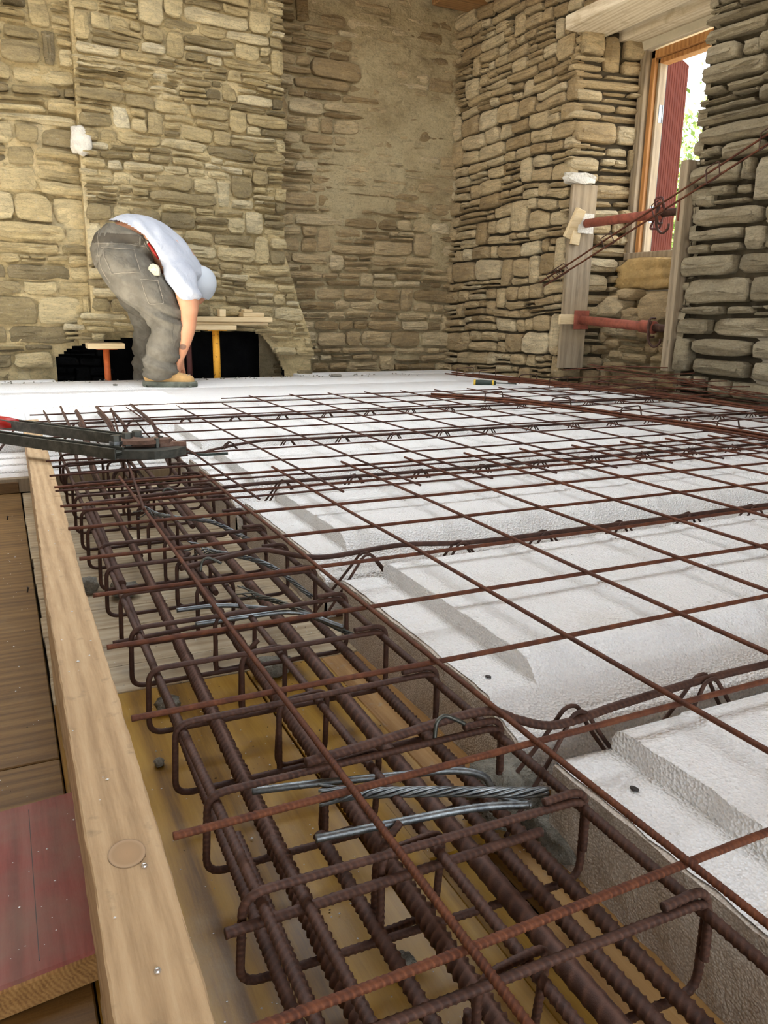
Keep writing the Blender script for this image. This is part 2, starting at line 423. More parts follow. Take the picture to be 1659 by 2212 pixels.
def stones(parent, O, U, N, zlo, zhi, ulo, uhi, mat, course=(.035, .085), width=(.07, .26), D=(.004, .03), hole=None, seed=1,
           gap=.004, wav=.02, tall=.12, split=.22, bev=.008, inside=None, limit=295, relief=.008, slope=0.0, tints=(0, 1), back=.05, keepf=None):
    R = random.Random(seed); O, U, N = np.array(O, float), np.array(U, float), np.array(N, float)
    zc = [zlo]
    while zc[-1] < zhi: zc.append(zc[-1] + R.uniform(*course) * (1.0 if R.random() > .15 else 1.5))
    K = len(zc)
    def zb(k, u):
        k = min(max(k, 0), K - 1); return zc[k] + slope * u + wav * (float(vnoise(u * 2.3 + seed, k * .37, 1.5)) - .5) * 2 + .4 * wav * (float(vnoise(u * 9 + seed, k * 1.7, 4.5)) - .5) * 2
    cells = []; blocked = {}
    for k in range(K - 1):
        zm = (zc[k] + zc[k + 1]) / 2; a, b = ulo(zm), uhi(zm); u = a + R.uniform(-.012, .012) ; bl = sorted(blocked.get(k, []))
        first = True
        while u < b - .02:
            hit = [q for q in bl if q[0] <= u + .012 < q[1]]
            if hit: u = hit[0][1]; continue
            nxt = min([q[0] for q in bl if q[0] > u] + [9e9]); h = zc[k + 1] - zc[k]
            w = R.uniform(*width) * (.75 + h / course[1] * .45) * (1.5 if R.random() < .12 else 1)
            e = u + w
            if e > min(b, nxt) - .055: e = min(b + R.uniform(-.012, .012), nxt)
            if R.random() < tall and k + 2 < K and nxt > 8e9 and not (cells and cells[-1][4] - cells[-1][2] == 2):
                w2 = min(e - u, R.uniform(.07, .17)); e = u + w2; blocked.setdefault(k + 1, []).append((u, e)); cells.append((u, e, k, 0, k + 2, 0))
            elif R.random() < split and h > .045:
                f = R.uniform(.35, .65); m = u + (e - u) * R.uniform(.35, .65); cells.append((u, e, k, 0, k, f))
                if e - u > .14 and R.random() < .6: cells += [(u, m, k, f, k + 1, 0), (m, e, k, f, k + 1, 0)]
                else: cells.append((u, e, k, f, k + 1, 0))
            else: cells.append((u, e, k, 0, k + 1, 0))
            u = e
    def zz(k, f, u): return zb(k, u) * (1 - f) + (zb(k + 1, u) * f if f else 0)
    made = []
    for (u0, u1, ka, fa, kb, fb) in cells:
        if u1 - u0 < .018: continue
        g = gap * R.uniform(.5, 1.8); sl, sr = R.uniform(-.013, .013), R.uniform(-.013, .013); n = 4 if u1 - u0 < .2 else 6
        pts = []
        for i in range(n):
            t = (i + .12) / (n - .76) if n > 1 else .5
            u = u0 + g - sl + (u1 - u0 - 2 * g + sl - sr) * min(max(t, 0), 1); pts.append((u, zz(ka, fa, u) + g + R.uniform(0, .004)))
        zr0, zr1 = zz(ka, fa, u1), zz(kb, fb, u1); hr = zr1 - zr0
        pts.append((u1 - g + R.uniform(-.004, .004), zr0 + hr * .3)); pts.append((u1 - g + R.uniform(-.006, .003), zr0 + hr * .7))
        for i in range(n):
            t = 1 - (i + .12) / (n - .76); u = u0 + g + sl + (u1 - u0 - 2 * g - sl + sr) * min(max(t, 0), 1); pts.append((u, zz(kb, fb, u) - g - R.uniform(0, .005)))
        zl0, zl1 = zz(ka, fa, u0), zz(kb, fb, u0); hl = zl1 - zl0
        pts.append((u0 + g + R.uniform(-.003, .006), zl0 + hl * .7)); pts.append((u0 + g + R.uniform(-.004, .004), zl0 + hl * .3))
        pts = np.array(pts); c = pts.mean(0); ext = np.ptp(pts, axis=0) / 2
        if ext[1] < .006: continue
        # knock the corners off
        ang = pts - c; cr = np.abs(ang[:, 0] / ext[0]) + np.abs(ang[:, 1] / ext[1])
        pts = c + ang * np.where(cr > 1.62, .93 + R.uniform(-.04, .03), 1.0)[:, None]
        if hole is not None and (hole(c[0], c[1]) or (hole(u0 + .02, c[1]) and ext[0] < .2) or (hole(u1 - .02, c[1]) and ext[0] < .2)): continue
        if keepf is not None and not keepf(c[0], c[1], R): continue
        m = len(pts); dd = R.uniform(*D); tu, tz = R.uniform(-.05, .05), R.uniform(-.12, .12)
        bv = min(bev, ext.min() * .45)
        def inset(a): return c + (pts - c) * (1 - np.minimum(a / np.maximum(ext, 1e-6), .75))
        rings = [(pts, -back, 0), (pts, dd - bv, .0015), (inset(bv * .55), dd - bv * .2, .002), (inset(bv * 1.5 + ext.min() * .25), dd + relief * .4, relief * .6), (inset(ext.min() * .72), dd + relief * .7, relief * .7)]
        V = []; lp = R.uniform(0, 40)
        for q, d, nz in rings:
            for (u, z) in q:
                tl = (tu * (u - c[0]) + tz * (z - c[1])) if d > -back else 0
                dn = nz * 2.2 * (float(vnoise(u * 22 + lp, z * 60, lp)) - .5) if nz else 0
                V.append(O + U * u + N * (d + tl + dn) + np.array([0, 0, z]))
        V.append(O + U * c[0] + N * (dd + relief * R.uniform(.2, 1.1)) + np.array([0, 0, c[1]]))
        Fc = []
        for r in range(len(rings) - 1):
            for i in range(m):
                j = (i + 1) % m; Fc.append((r * m + i, r * m + j, (r + 1) * m + j, (r + 1) * m + i))
        b0 = (len(rings) - 1) * m
        for i in range(m): Fc.append((b0 + i, b0 + (i + 1) % m, len(V) - 1))
        vis = inside is None or inside(c[0], c[1])
        made.append((np.array(V), Fc, R.uniform(*tints), ext[0] * ext[1], vis))
    made.sort(key=lambda q: (not q[4], -q[3])); rest = []; rt_ = []
    for i, (V, Fc, t, a, vis) in enumerate(made):
        if vis and i < limit: put('stone', V, Fc, mat, parent, attr=t)
        else: rest.append((V, Fc)); rt_ += [t] * len(V)
    if rest:
        V, Fc = join(rest); o = link('small_stones', mesh('small_stones', V, Fc, mat, False, rt_), parent, kind='stuff')
    return made

ZF = -.15      # top of the shuttering deck
# outer solid shell behind the faces (keeps daylight out), one slab per wall
def slab(name, x0, x1, y0, y1, z0, z1, mat, label=None):
    V, Fc = box(x0, x1, y0, y1, z0, z1); return put(name, V, Fc, mat, None, kind='structure', label=label)

# back wall: left stretch, chimney breast, recess
hearth = [(.06, -.2), (.06, .10), (.17, .165), (.25, .19), (.75, .255), (1.27, .275), (1.36, .235), (1.45, .13), (1.51, .0), (1.53, -.2)]
def in_hearth(x, z):
    for (a, za), (b, zb_) in zip(hearth[1:-2], hearth[2:-1]):
        if a <= x < b: return z < za + (zb_ - za) * (x - a) / (b - a)
    return False
def chim_r(z):
    if z > .80: return 1.535 + .008 * math.sin(z * 9)
    if z > .16: return 1.535 + .20 * ((.80 - z) / .64) ** 1.1
    return 1.72 - .02 * (.16 - z)
EX, EY, EZ = (1, 0, 0), (0, 1, 0), (0, 0, 1)
NB = (0, -1, 0)
wb = wall_backing('wall_back', (0, 4.99, 0), EX, NB, -1.45, .34, -.25, 2.9, MAT['mortar_tan'], base=-.004, amp=.034, hole=in_hearth, seed=3, label='left stretch of rough stone wall left of the chimney breast')
stones(wb, (0, 4.99, 0), EX, NB, -.16, 2.5, lambda z: -.42, lambda z: .30, MAT['stone_tan'], (.05, .12), (.10, .34), (.0, .045), in_hearth, 5, inside=lambda u, z: u > -.2, tints=(.05, .85), wav=.03, gap=.006, relief=.016)
wc = wall_backing('wall_chimney', (0, 4.9, 0), EX, NB, .28, 1.53, -.2, 2.9, MAT['mortar_tan'], base=-.010, amp=.026, hole=in_hearth, seed=9, step=.012, ulo=lambda z: .20 if z < .35 else .30, uhi=lambda z: chim_r(z) - .012, label='chimney breast of coursed tan stone, flaring at its right foot')
stones(wc, (0, 4.9, 0), EX, NB, -.16, 2.5, lambda z: .12 if z < .30 else (.22 if z < .42 else .285), chim_r, MAT['stone_tan'], (.035, .098), (.08, .27), (.0, .030), in_hearth, 8, tints=(.1, 1), wav=.026, gap=.0035, relief=.013, tall=.14, split=.30, slope=-.035)
# left return of the chimney
V, Fc = box(.285, .31, 4.9, 5.0, -.0 + .35, 2.9); put('trim_1', V, Fc, MAT['mortar_tan'], None, kind='structure')
V, Fc = box(1.40, 1.50, 4.915, 5.2, .30, 2.9); put('trim_2', V, Fc, MAT['mortar_brown'], None, kind='structure')
# recess to the right of the chimney: plaster-smeared stone
def rec_cover(u, z):
    pl = np.clip((fbm(u * 1.7 + 3, z * 1.5, 2, 3) - .47 + .10 * np.clip((z - .9) / .5, -1, 1)) * 9, 0, 1) * np.clip((u - 1.68) / .25, 0, 1)
    return pl * .036
NR = (0, -1, 0)
wr = wall_backing('wall_recess', (0, 5.12, 0), EX, NR, 1.40, 3.05, -.25, 2.9, MAT['mortar_brown'], base=-.008, amp=.022, seed=21, cover=rec_cover, label='recessed stone wall right of the chimney, half covered in earth render')
stones(wr, (0, 5.12, 0), EX, NR, -.16, 2.52, lambda z: 1.50, lambda z: 2.96, MAT['stone_brown'], (.04, .10), (.08, .28), (.004, .034), None, 31, tints=(.15, .95), wav=.02, gap=.005, relief=.012,
       keepf=lambda u, z, R: True)
# hearth cavity
hv = []
for nm, b in (('hearth_back', (0.0, 1.62, 5.45, 5.5, -.25, .6)), ('hearth_side', (-.02, .03, 5.03, 5.5, -.25, .5)), ('hearth_side', (1.56, 1.62, 4.95, 5.5, -.25, .5)), ('hearth_roof', (-.02, 1.62, 5.03, 5.5, .30, .36)), ('hearth_floor', (-.02, 1.50, 4.86, 5.5, -.25, -.17))):
    hv.append(box(*b))
V, Fc = join(hv); link('trim_3', mesh('trim_3', V, Fc, MAT['soot']), kind='structure', label='black sooty inside of the low fireplace opening')
# sooty flank of the fireplace seen through the opening on the left
stones(bpy.data.objects['trim_3'], (0, 5.20, 0), EX, NB, -.17, .3, lambda z: .05, lambda z: .42, MAT['soot'], (.04, .09), (.07, .16), (0, .03), None, 61, limit=12)
slab('trim_4', -1.6, 3.6, 5.5, 5.6, -.3, 3.0, MAT['house_wall'])
slab('trim_5', -1.6, .0, 5.06, 5.5, -.3, 3.0, MAT['house_wall']); slab('trim_6', -.0, 1.45, 5.06, 5.5, .36, 3.0, MAT['house_wall']); slab('trim_7', 1.62, 3.6, 5.18, 5.5, -.3, 3.0, MAT['house_wall'])

# right wall (runs towards the camera), with a splayed window niche
PA, PBn = np.array([2.90, 5.15, 0]), np.array([3.02, 3.86, 0])
UA = PBn - PA; LA = np.linalg.norm(UA); UA /= LA; NA = np.array([UA[1], -UA[0], 0.0])
wA = wall_backing('wall_right', PA, UA, NA, -.02, LA, -.25, 2.9, MAT['mortar_dark'], base=-.022, amp=.010, seed=41, label='dry rubble stone wall between the room corner and the window niche')
stones(wA, PA, UA, NA, -.16, 2.56, lambda z: .0, lambda z: LA + .01, MAT['stone_brown'], (.045, .105), (.06, .24), (.0, .024), None, 42, tints=(.3, 1), wav=.030, gap=.004, relief=.014, tall=.13, slope=0.03, split=.32)
PC, PD = np.array([3.075, 2.90, 0]), np.array([3.22, .9, 0])
UC = PD - PC; LC = np.linalg.norm(UC); UC /= LC; NC = np.array([UC[1], -UC[0], 0.0])
wC = wall_backing('wall_right.001', PC, UC, NC, 0, LC, -.25, 2.9, MAT['mortar_dark'], base=-.03, amp=.010, seed=51, label='rubble stone wall nearer the camera, right of the window niche')
stones(wC, PC, UC, NC, -.16, 2.5, lambda z: -.01 + .02 * math.sin(z * 17), lambda z: LC, MAT['stone_grey'], (.05, .11), (.10, .34), (.0, .05), None, 52, tints=(.3, 1), wav=.02, gap=.007, relief=.016, tall=.10, inside=lambda u, z: u < .75, bev=.014)
# left reveal of the niche
PE, PF = np.array([3.02, 3.865, 0]), np.array([3.47, 3.80, 0])
UE = PF - PE; LE = np.linalg.norm(UE); UE /= LE; NE = np.array([UE[1], -UE[0], 0.0])
wE = wall_backing('wall_niche', PE, UE, NE, 0, LE + .05, -.25, 2.05, MAT['mortar_dark'], base=-.02, amp=.012, seed=71, label='left reveal of the window niche, long flat quoin stones')
stones(wE, PE, UE, NE, -.16, 2.02, lambda z: -.015 + .015 * math.sin(z * 23), lambda z: LE, MAT['stone_brown'], (.05, .095), (.12, .34), (.0, .045), None, 72, tints=(.45, 1), wav=.012, gap=.006, relief=.014, tall=.05, bev=.014)
# right reveal (turned away from the camera)
PG = np.array([3.50, 2.84, 0]); UG = PC - PG; LG = np.linalg.norm(UG); UG /= LG; NG = np.array([UG[1], -UG[0], 0.0])
wG = wall_backing('wall_niche.001', PG, UG, NG, 0, LG, -.25, 2.05, MAT['mortar_dark'], base=-.02, amp=.012, seed=81)
stones(wG, PG, UG, NG, -.16, 2.02, lambda z: 0, lambda z: LG + .01, MAT['stone_grey'], (.05, .10), (.12, .3), (.0, .04), None, 82, tints=(.2, .9), gap=.006, bev=.014, limit=0)
# low wall closing the niche under the sill
UH = np.array([0, -1.0, 0]); NH = np.array([-1.0, 0, 0])
wH = wall_backing('wall_niche.002', (3.37, 3.86, 0), UH, NH, 0, 1.0, -.25, .55, MAT['mortar_brown'], base=-.01, amp=.02, seed=91, label='low rubble infill under the window inside the niche')
stones(wH, (3.36, 3.86, 0), UH, NH, -.16, .40, lambda z: .0, lambda z: .98, MAT['stone_brown'], (.04, .09), (.07, .22), (.0, .05), None, 92, tints=(.3, 1), gap=.006, relief=.016, tall=.1, bev=.012)
# big loose top stones of the infill, then the plastered sill block
def rock(cx, cy, cz, sx, sy, sz, seed, flat=.75, n=2, rot=0):
    R = random.Random(seed); import bmesh
    bm = bmesh.new(); bmesh.ops.create_icosphere(bm, subdivisions=n, radius=1)
    V = np.array([v.co[:] for v in bm.verts]); Fc = [[v.index for v in f.verts] for f in bm.faces]; bm.free()
    m = np.max(np.abs(V), axis=1, keepdims=True); V = V * (flat / m + (1 - flat))
    k = 1 + .28 * (np.array([mnoise.noise(Vector(v * 1.7) + Vector((seed * 3.1, 0, 0))) for v in V])[:, None]); V = V * k * np.array([sx, sy, sz])
    c, s = math.cos(rot), math.sin(rot); V = np.stack([V[:, 0] * c - V[:, 1] * s, V[:, 0] * s + V[:, 1] * c, V[:, 2]], 1)
    return V + np.array([cx, cy, cz]), Fc
for i, (y, z, sy_, sz, t) in enumerate(((3.70, .455, .12, .065, .9), (3.50, .40, .09, .05, .5), (3.33, .45, .13, .095, .6), (3.10, .44, .12, .08, .8), (3.58, .53, .06, .035, .7))):
    V, Fc = rock(3.34, y, z, .09, sy_, sz, 100 + i, .8, 2); put('stone', V, Fc, MAT['stone_brown'], wH, attr=t)
V, Fc = rock(3.50, 3.36, .655, .13, .42, .085, 140, .93, 4); put('trim_8', V, Fc, MAT['sill'], None, True, kind='structure', label='rounded golden plaster block under the window sill')
slab('trim_9', 3.42, 3.60, 2.86, 3.90, -.3, .60, MAT['house_wall'])
slab('trim_10', 3.05, 3.62, 3.90, 5.5, -.3, 3.0, MAT['house_wall']); slab('trim_11', 3.27, 3.62, -2.6, 2.80, -.3, 3.0, MAT['house_wall'])
slab('trim_12', 3.14, 3.62, 2.3, 2.80, -.3, 3.0, MAT['house_wall'])
# wall over the window: timber lintel and rubble above it
PT = np.array([3.02, 3.86, 0]); UT = PC - PT; LT = np.linalg.norm(UT); UT /= LT; NT = np.array([UT[1], -UT[0], 0.0])
wT = wall_backing('wall_right.002', PT, UT, NT, 0, LT, 2.10, 2.9, MAT['mortar_dark'], base=-.022, amp=.012, seed=101)
stones(wT, PT, UT, NT, 2.10, 2.6, lambda z: .0, lambda z: LT, MAT['stone_brown'], (.04, .085), (.06, .2), (.0, .03), None, 102, tints=(.3, 1), gap=.004, limit=120)
slab('trim_13', 3.10, 3.62, 2.80, 3.90, 2.12, 3.0, MAT['house_wall'])
V, Fc = join([box(0, .30, 0, 1.27, 0, .075, .006)]); V = V @ np.array(Matrix.Rotation(-.03, 3, "X")).T @ np.array(Matrix.Rotation(.07, 3, 'Z')).T + np.array([3.0, 2.60, 2.055])
put('trim_14', V, Fc, MAT['lintel_wood'], None, kind='structure', label='old whitewashed timber lintel over the window niche')
V, Fc = box(3.30, 3.62, 2.62, 3.94, 2.0, 2.07, .006); put('trim_15', V, Fc, MAT['lintel_wood'], None, kind='structure')
# left wall with a doorway outside the frame, roof end
slab('wall_left', -1.6, -1.4, -2.6, 3.22, -.3, 3.0, MAT['house_wall']); slab('wall_left.001', -1.6, -1.4, 3.92, 5.5, -.3, 3.0, MAT['house_wall']); slab('wall_left.002', -1.6, -1.4, 3.22, 3.92, 1.72, 3.0, MAT['house_wall'])
# unseen roof boards, one bay over the left middle of the room opened to let daylight in, and a gable end behind the camera with a wide doorway added for light
slab('ceiling', -1.6, 3.6, 3.6, 5.6, 2.90, 2.96, MAT['beam_wood']); slab('ceiling.001', -1.6, 3.6, -2.6, 1.7, 2.90, 2.96, MAT['beam_wood'])
slab('ceiling.002', 2.2, 3.6, 1.7, 3.6, 2.90, 2.96, MAT['beam_wood'])
slab('wall_front', 1.6, 3.6, -2.7, -2.6, -.3, 3.0, MAT['house_wall']); slab('wall_front.001', -1.6, -1.3, -2.7, -2.6, -.3, 3.0, MAT['house_wall']); slab('wall_front.002', -1.3, 1.6, -2.7, -2.6, 1.75, 3.0, MAT['house_wall'])
slab('sun_block_wall', -1.7, -1.6, .9, 4.1, 1.9, 6.4, MAT['house_wall'])  # unseen tall wall, added to keep the sun out of the open bay
V, Fc = box(2.62, 3.05, 4.80, 4.98, 2.42, 2.54, .008); put('trim_16', V, Fc, MAT['beam_wood'], None, kind='structure', label='brown roof timber across the top of the corner')
V, Fc = box(-1.4, 3.4, 4.2, 4.32, 2.50, 2.62, .008); put('trim_17', V, Fc, MAT['beam_wood'], None, kind='structure')
# subfloor and ground
slab('floor', -1.6, 3.7, -2.6, 5.6, -.34, -.19, MAT['mortar_dark'])
V, Fc = box(-60, 60, -60, 60, -1.3, -.9); put('ground', V, Fc, MAT['grass'], None, kind='structure')

# ------------------------------------------------------------------ shuttering deck, edge board, planks
def panel(name, x0, x1, y0, y1, z0, z1, mat, label, cat='board', group=None, bev=.0015, parent=None):
    V, Fc = box(x0, x1, y0, y1, z0, z1, bev); return put(name, V, Fc, mat, parent, label=label, cat=cat, group=group) if parent is None else put(name, V, Fc, mat, parent)
# left brown plywood, yellow panels under the cage
panel('shuttering_panel', -1.38, -.232, .62, 2.26, -.172, ZF, MAT['ply_brown'], 'brown worn plywood shuttering panel left of the long edge board, up to its far end', 'shuttering')
panel('shuttering_panel', -1.38, -.232, -1.2, .617, -.172, ZF, MAT['ply_brown'], 'brown shuttering panel the red plank lies on, at the bottom left', 'shuttering')
yel = empty('yellow_shuttering', (0, .1, ZF), 'golden yellow wooden shuttering boards under the near half of the rebar cage', 'shuttering')
for k, (a, b, dz) in enumerate(((-.230, -.082, 0), (-.080, .058, -.0015), (.060, .112, .001), (.114, .150, -.004), (.152, .186, .003))):
    V, Fc = box(a, b, -1.0, .772 if k < 2 else .60 - .12 * k, -.172, ZF + dz, .0015); put('board', V, Fc, MAT['ply_yellow'] if k != 4 else MAT['deck_orange'], yel)
V, Fc = box(.188, .60, -1.0, .772, -.174, ZF - .001, .0015); put('board', V, Fc, MAT['deck_orange'], yel)
V, Fc = box(.060, .187, .25, .772, -.173, ZF - .0005, .001); put('board', V, Fc, MAT['ply_yellow'], yel)
pale = empty('pale_shuttering', (0, 1.5, ZF), 'pale worn cross boards of the shuttering under the far half of the rebar cage', 'shuttering')
y = .774; k = 0
while y < 2.26:
    w = rnd.uniform(.085, .125); V, Fc = box(-.230 + rnd.uniform(0, .004), .60, y, min(y + w, 2.265) - .0025, -.172, ZF + rnd.uniform(-.002, .0015), .0015)
    put('board', V, Fc, MAT['ply_pale'], pale); y += w
# edge board standing on the deck (long wavy plank), with knot and screws
def bendbox(x0, x1, y0, y1, z0, z1, n, fx, jit=.0008, b=.0015):
    V = []; Fc = []; R = random.Random(3)
    prof = [(x0 + b, z0), (x1 - b, z0), (x1, z0 + b), (x1, z1 - b), (x1 - b, z1), (x0 + b, z1), (x0, z1 - b), (x0, z0 + b)]
    for i in range(n + 1):
        yv = y0 + (y1 - y0) * i / n; o = fx(yv)
        for (x, z) in prof: V.append((x + o + R.uniform(-jit, jit), yv, z + R.uniform(-jit, jit)))
    for i in range(n):
        for j in range(8): Fc.append((i * 8 + j, i * 8 + (j + 1) % 8, (i + 1) * 8 + (j + 1) % 8, (i + 1) * 8 + j))
    Fc.append(tuple(range(8))[::-1]); Fc.append(tuple(n * 8 + j for j in range(8))); return V, Fc
eb = empty('edge_board', (-.2, 1.0, ZF), 'long pale sawn timber edge board standing between the cage and the brown panel', 'board')
V, Fc = bendbox(-.2295, -.1735, -.75, 2.86, ZF, -.002, 160, lambda y: .006 * math.sin(y * 1.3) + .018 * max(0, y - .8) - .0015 * (y > .75) + .0 * y)
put('plank', V, Fc, MAT['board'], eb)
# knot as a slightly proud darker disc of wood
M = Mat('knot_wood', .7, 0, .3); tc = M.pos((1, 1, 1), obj=True)
g = M.n('TexGradient', {'Vector': M.n('Mapping', {'Vector': tc, 'Scale': (66, 53, 66)}).outputs[0]}, gradient_type='SPHERICAL').outputs['Fac']
M.col(M.ramp(g, [(0, (.14, .09, .05)), (.12, (.42, .28, .16)), (.3, (.36, .23, .12)), (.9, (.40, .25, .13)), (1, (.12, .07, .03))])); MAT['knot'] = M.m
V, Fc = tube([(-.200, .188, -.004), (-.200, .188, -.0014)], .0145, 24); V[:, 1] = .188 + (V[:, 1] - .188) * 1.25
V2 = V; put('knot', V2, Fc, MAT['knot'], eb)
for (x, y) in ((-.190, .167), (-.199, .060)):
    V, Fc = tube([(x, y, -.004), (x, y, -.001), (x, y, .0008)], np.array([.0022, .0026, .0014]), 12); put('screw', V, Fc, MAT['screw'], eb, True)
# red plank lying left of the edge board
rp = empty('red_plank', (-.33, .36, ZF), 'short faded red painted plank with an orange sawn end at the bottom left', 'plank')
rp.rotation_euler = (0, 0, 0)
V, Fc = box(-.56, -.2165, .232, .49, ZF, -.121, .003); V = V.copy()
V[:, 1] += np.where(V[:, 1] < .3, (V[:, 0] + .2165) * .12, (V[:, 0] + .2165) * .10); V[:, 0] += np.where(V[:, 0] > -.3, .006 * np.sin((V[:, 1] - .23) * 12), 0)
put('plank_top', V, Fc, MAT['plank_red'], rp)
V, Fc = box(-.56, -.219, .229, .2335, ZF + .001, -.1235, .001); V[:, 1] += (V[:, 0] + .2165) * .12; put('sawn_end', V, Fc, MAT['plank_end'], rp)
for xx in (-.272,):
    V, Fc = box(xx, xx + .0007, .24, .47, -.1212, -.1206); put('drying_crack', V, Fc, MAT['nail'], rp)
# dark timber closing the trench at its far end
panel('end_board', -1.38, .252, 2.27, 2.30, ZF, -.106, MAT['plank_grey'], 'dark grey timber closing the far end of the trench', 'board')
panel('end_board', -1.38, -.235, 2.262, 2.2695, ZF, -.115, MAT['ply_brown'], 'thin brown strip at the far edge of the brown panel', 'board')

# ------------------------------------------------------------------ polystyrene infill rows
PITCH = .63
def foam_row(k, x0, x1, y0, label, end=True, far=False, mat=None, flat=False, gap=.085):
    y1 = y0 + PITCH - gap
    if flat: prof = [(y0 + .003, ZF), (y0 + .003, -.026), (y0 + .012, -.019), ((y0 + y1) / 2, -.018), (y1 - .012, -.019), (y1 - .003, -.026), (y1 - .003, ZF)]
    else:
        prof = [(y0, ZF), (y0, -.112), (y0 + .004, -.082), (y0 + .012, -.0745), (y0 + .034, -.0715), (y0 + .040, -.0675), (y0 + .052, -.0665), (y0 + .060, -.0625), (y0 + .078, -.050), (y0 + .096, -.034), (y0 + .110, -.0245), (y0 + .124, -.0208)]
        nm = 14
        prof += [(y0 + .128 + (PITCH - gap - .165) * (i + 1) / (nm + 1), -.0195 - .0006 * (i % 2)) for i in range(nm)]
        prof += [(y1 - .030, -.020), (y1 - .014, -.0215), (y1 - .006, -.026), (y1 - .001, -.036), (y1, -.06), (y1, ZF)]
    prof = np.array(prof)
    xs = [x0, x0 + .012, x0 + .05, x0 + .075]
    if end: xs += [x0 + .0752, x0 + .079, x0 + .088, x0 + .10]
    q = x0 + .14
    while q < x1 - .03:
        if not flat and not far:
            m = (round(q / .2) * .2 + .02)
        xs.append(q); q += .02 if not far else .05
    xs += [x1]
    # embossed shallow bands across the top
    for c in np.arange(math.ceil((x0 + .15) / .2) * .2, x1, .2):
        if far or flat: break
        for o in (-.011, -.007, -.003, .003, .007, .011): xs.append(c + .022 + o)
    xs = np.array(sorted(set(np.round(xs, 5))))
    X, Yp = np.meshgrid(xs, prof[:, 0], indexing='ij'); Z = np.broadcast_to(prof[:, 1], X.shape).copy()
    top = Z > -.03
    if not far and not flat:
        c = np.abs(((X - .022 + .1) % .2) - .1); Z += np.where(top & (X > x0 + .12), np.where((c > .002) & (c < .009), .0030, 0) - np.where(c <= .002, .0012, 0), 0)
    if end:
        onl = X <= x0 + .0751; tz = -.047 - .0015 * (X > x0 + .07)
        Z = np.where(onl & (Z > -.047), tz, Z)
        # raised lip at the near corner of the ledge
        Z = np.where(onl & (Yp > y0 + .05) & (Yp < y0 + .10), np.minimum(Z, -.047), Z)
        # worn, slightly ragged end
        Xj = X + np.where(X < x0 + .002, (fbm(Yp * 60, Z * 60, k, 3) - .5) * .008 + .012 * (Z < -.1) * 0, 0)
        Xj = Xj + np.where((X > x0 + .0745) & (X < x0 + .09) , .006 * (fbm(Yp * 25, 1, k, 3) - .5), 0)
    else: Xj = X
    # hand-laid unevenness
    Zs = Z + np.where(Z > -.1, (fbm(X * 6, Yp * 8, k, 3) - .5) * .0035, 0)
    V = np.stack([Xj, Yp, Zs], -1).reshape(-1, 3); m = len(prof); n = len(xs)
    i = np.arange(n - 1)[:, None] * m; j = np.arange(m - 1)[None, :]
    Fq = [tuple(f) for f in np.stack([i + j, i + m + j, i + m + j + 1, i + j + 1], -1).reshape(-1, 4).tolist()]
    e = empty('foam_row', (x0, y0, ZF), label, 'insulation', 'white polystyrene infill rows between the lattice joists')
    o = put('foam_block', V, Fq, MAT['foam'], e)
    me = o.data; sm = np.array([p.center.z + o.location.z + e.location.z > -.068 for p in me.polygons]); me.polygons.foreach_set('use_smooth', sm & (np.abs([p.normal.z for p in me.polygons]) > .3))
    # the sawn end face, a slice of coarse cut beads
    ends = np.array([(y0, ZF), (y0, -.112), (y0 + .004, -.078), (y0 + .03, -.069), (y0 + .05, -.0575), (y1 - .018, -.0575), (y1, -.078), (y1, ZF)]) if not flat else np.array([(y0, ZF), (y0, -.03), (y1, -.03), (y1, ZF)])
    if end:
        ny = 90; ys = np.linspace(y0 + .001, y1 - .001, ny); zt = np.interp(ys, prof[:, 0], np.minimum(prof[:, 1], -.0475)); zt = np.minimum(zt, np.where(ys < y0 + .1, -.0485, zt))
        rows = 7; YY = np.broadcast_to(ys, (rows, ny)); T = np.linspace(0, 1, rows)[:, None]; ZZ = ZF - .002 + (zt - ZF) * T
        XX = x0 - .0035 + (fbm(YY * 45, ZZ * 45, k + 9, 4) - .5) * .006 - .002 * (1 - T)
        V = np.stack([XX, YY, ZZ], -1).reshape(-1, 3); V = np.vstack([V, np.stack([XX[-1] * 0 + x0 + .006, ys, zt - .0012], -1)])
        i = np.arange(rows)[:, None] * ny; j = np.arange(ny - 1)[None, :]
        Fq = [tuple(f) for f in np.stack([i + j, i + ny + j, i + ny + j + 1, i + j + 1], -1).reshape(-1, 4).tolist()]
        put('cut_end', V, Fq, MAT['foam_cut'], e)
    return e
names = {0: 'nearest row of white polystyrene infill at the bottom right corner', 1: 'second row of white polystyrene infill, just behind the nearest lattice joist',
         2: 'third row of polystyrene infill counted from the camera', 3: 'fourth row of polystyrene infill, level with the far end of the cage',
         4: 'fifth polystyrene row, running left past the end of the cage'}
foam_row(0, .243, 2.98, .30 - PITCH, names[0])
foam_row(1, .262, 3.0, .30, names[1])
foam_row(2, .262, 3.02, .30 + PITCH, names[2])
foam_row(3, .262, 3.0, .30 + 2 * PITCH, names[3])
foam_row(4, .262, 3.0, .30 + 3 * PITCH, 'fifth row of polystyrene infill, beside the far ends of the long bars')
foam_row(5, -1.38, 2.98, .30 + 4 * PITCH, names[4], end=False)
foam_row(6, -1.38, 2.96, .30 + 5 * PITCH, 'sunlit flat polystyrene row in front of the bending worker', end=False, flat=True, gap=.012)
foam_row(7, -1.38, 2.94, .292 + 6 * PITCH, 'flat polystyrene row under the boot of the worker', end=False, flat=True, gap=.045)
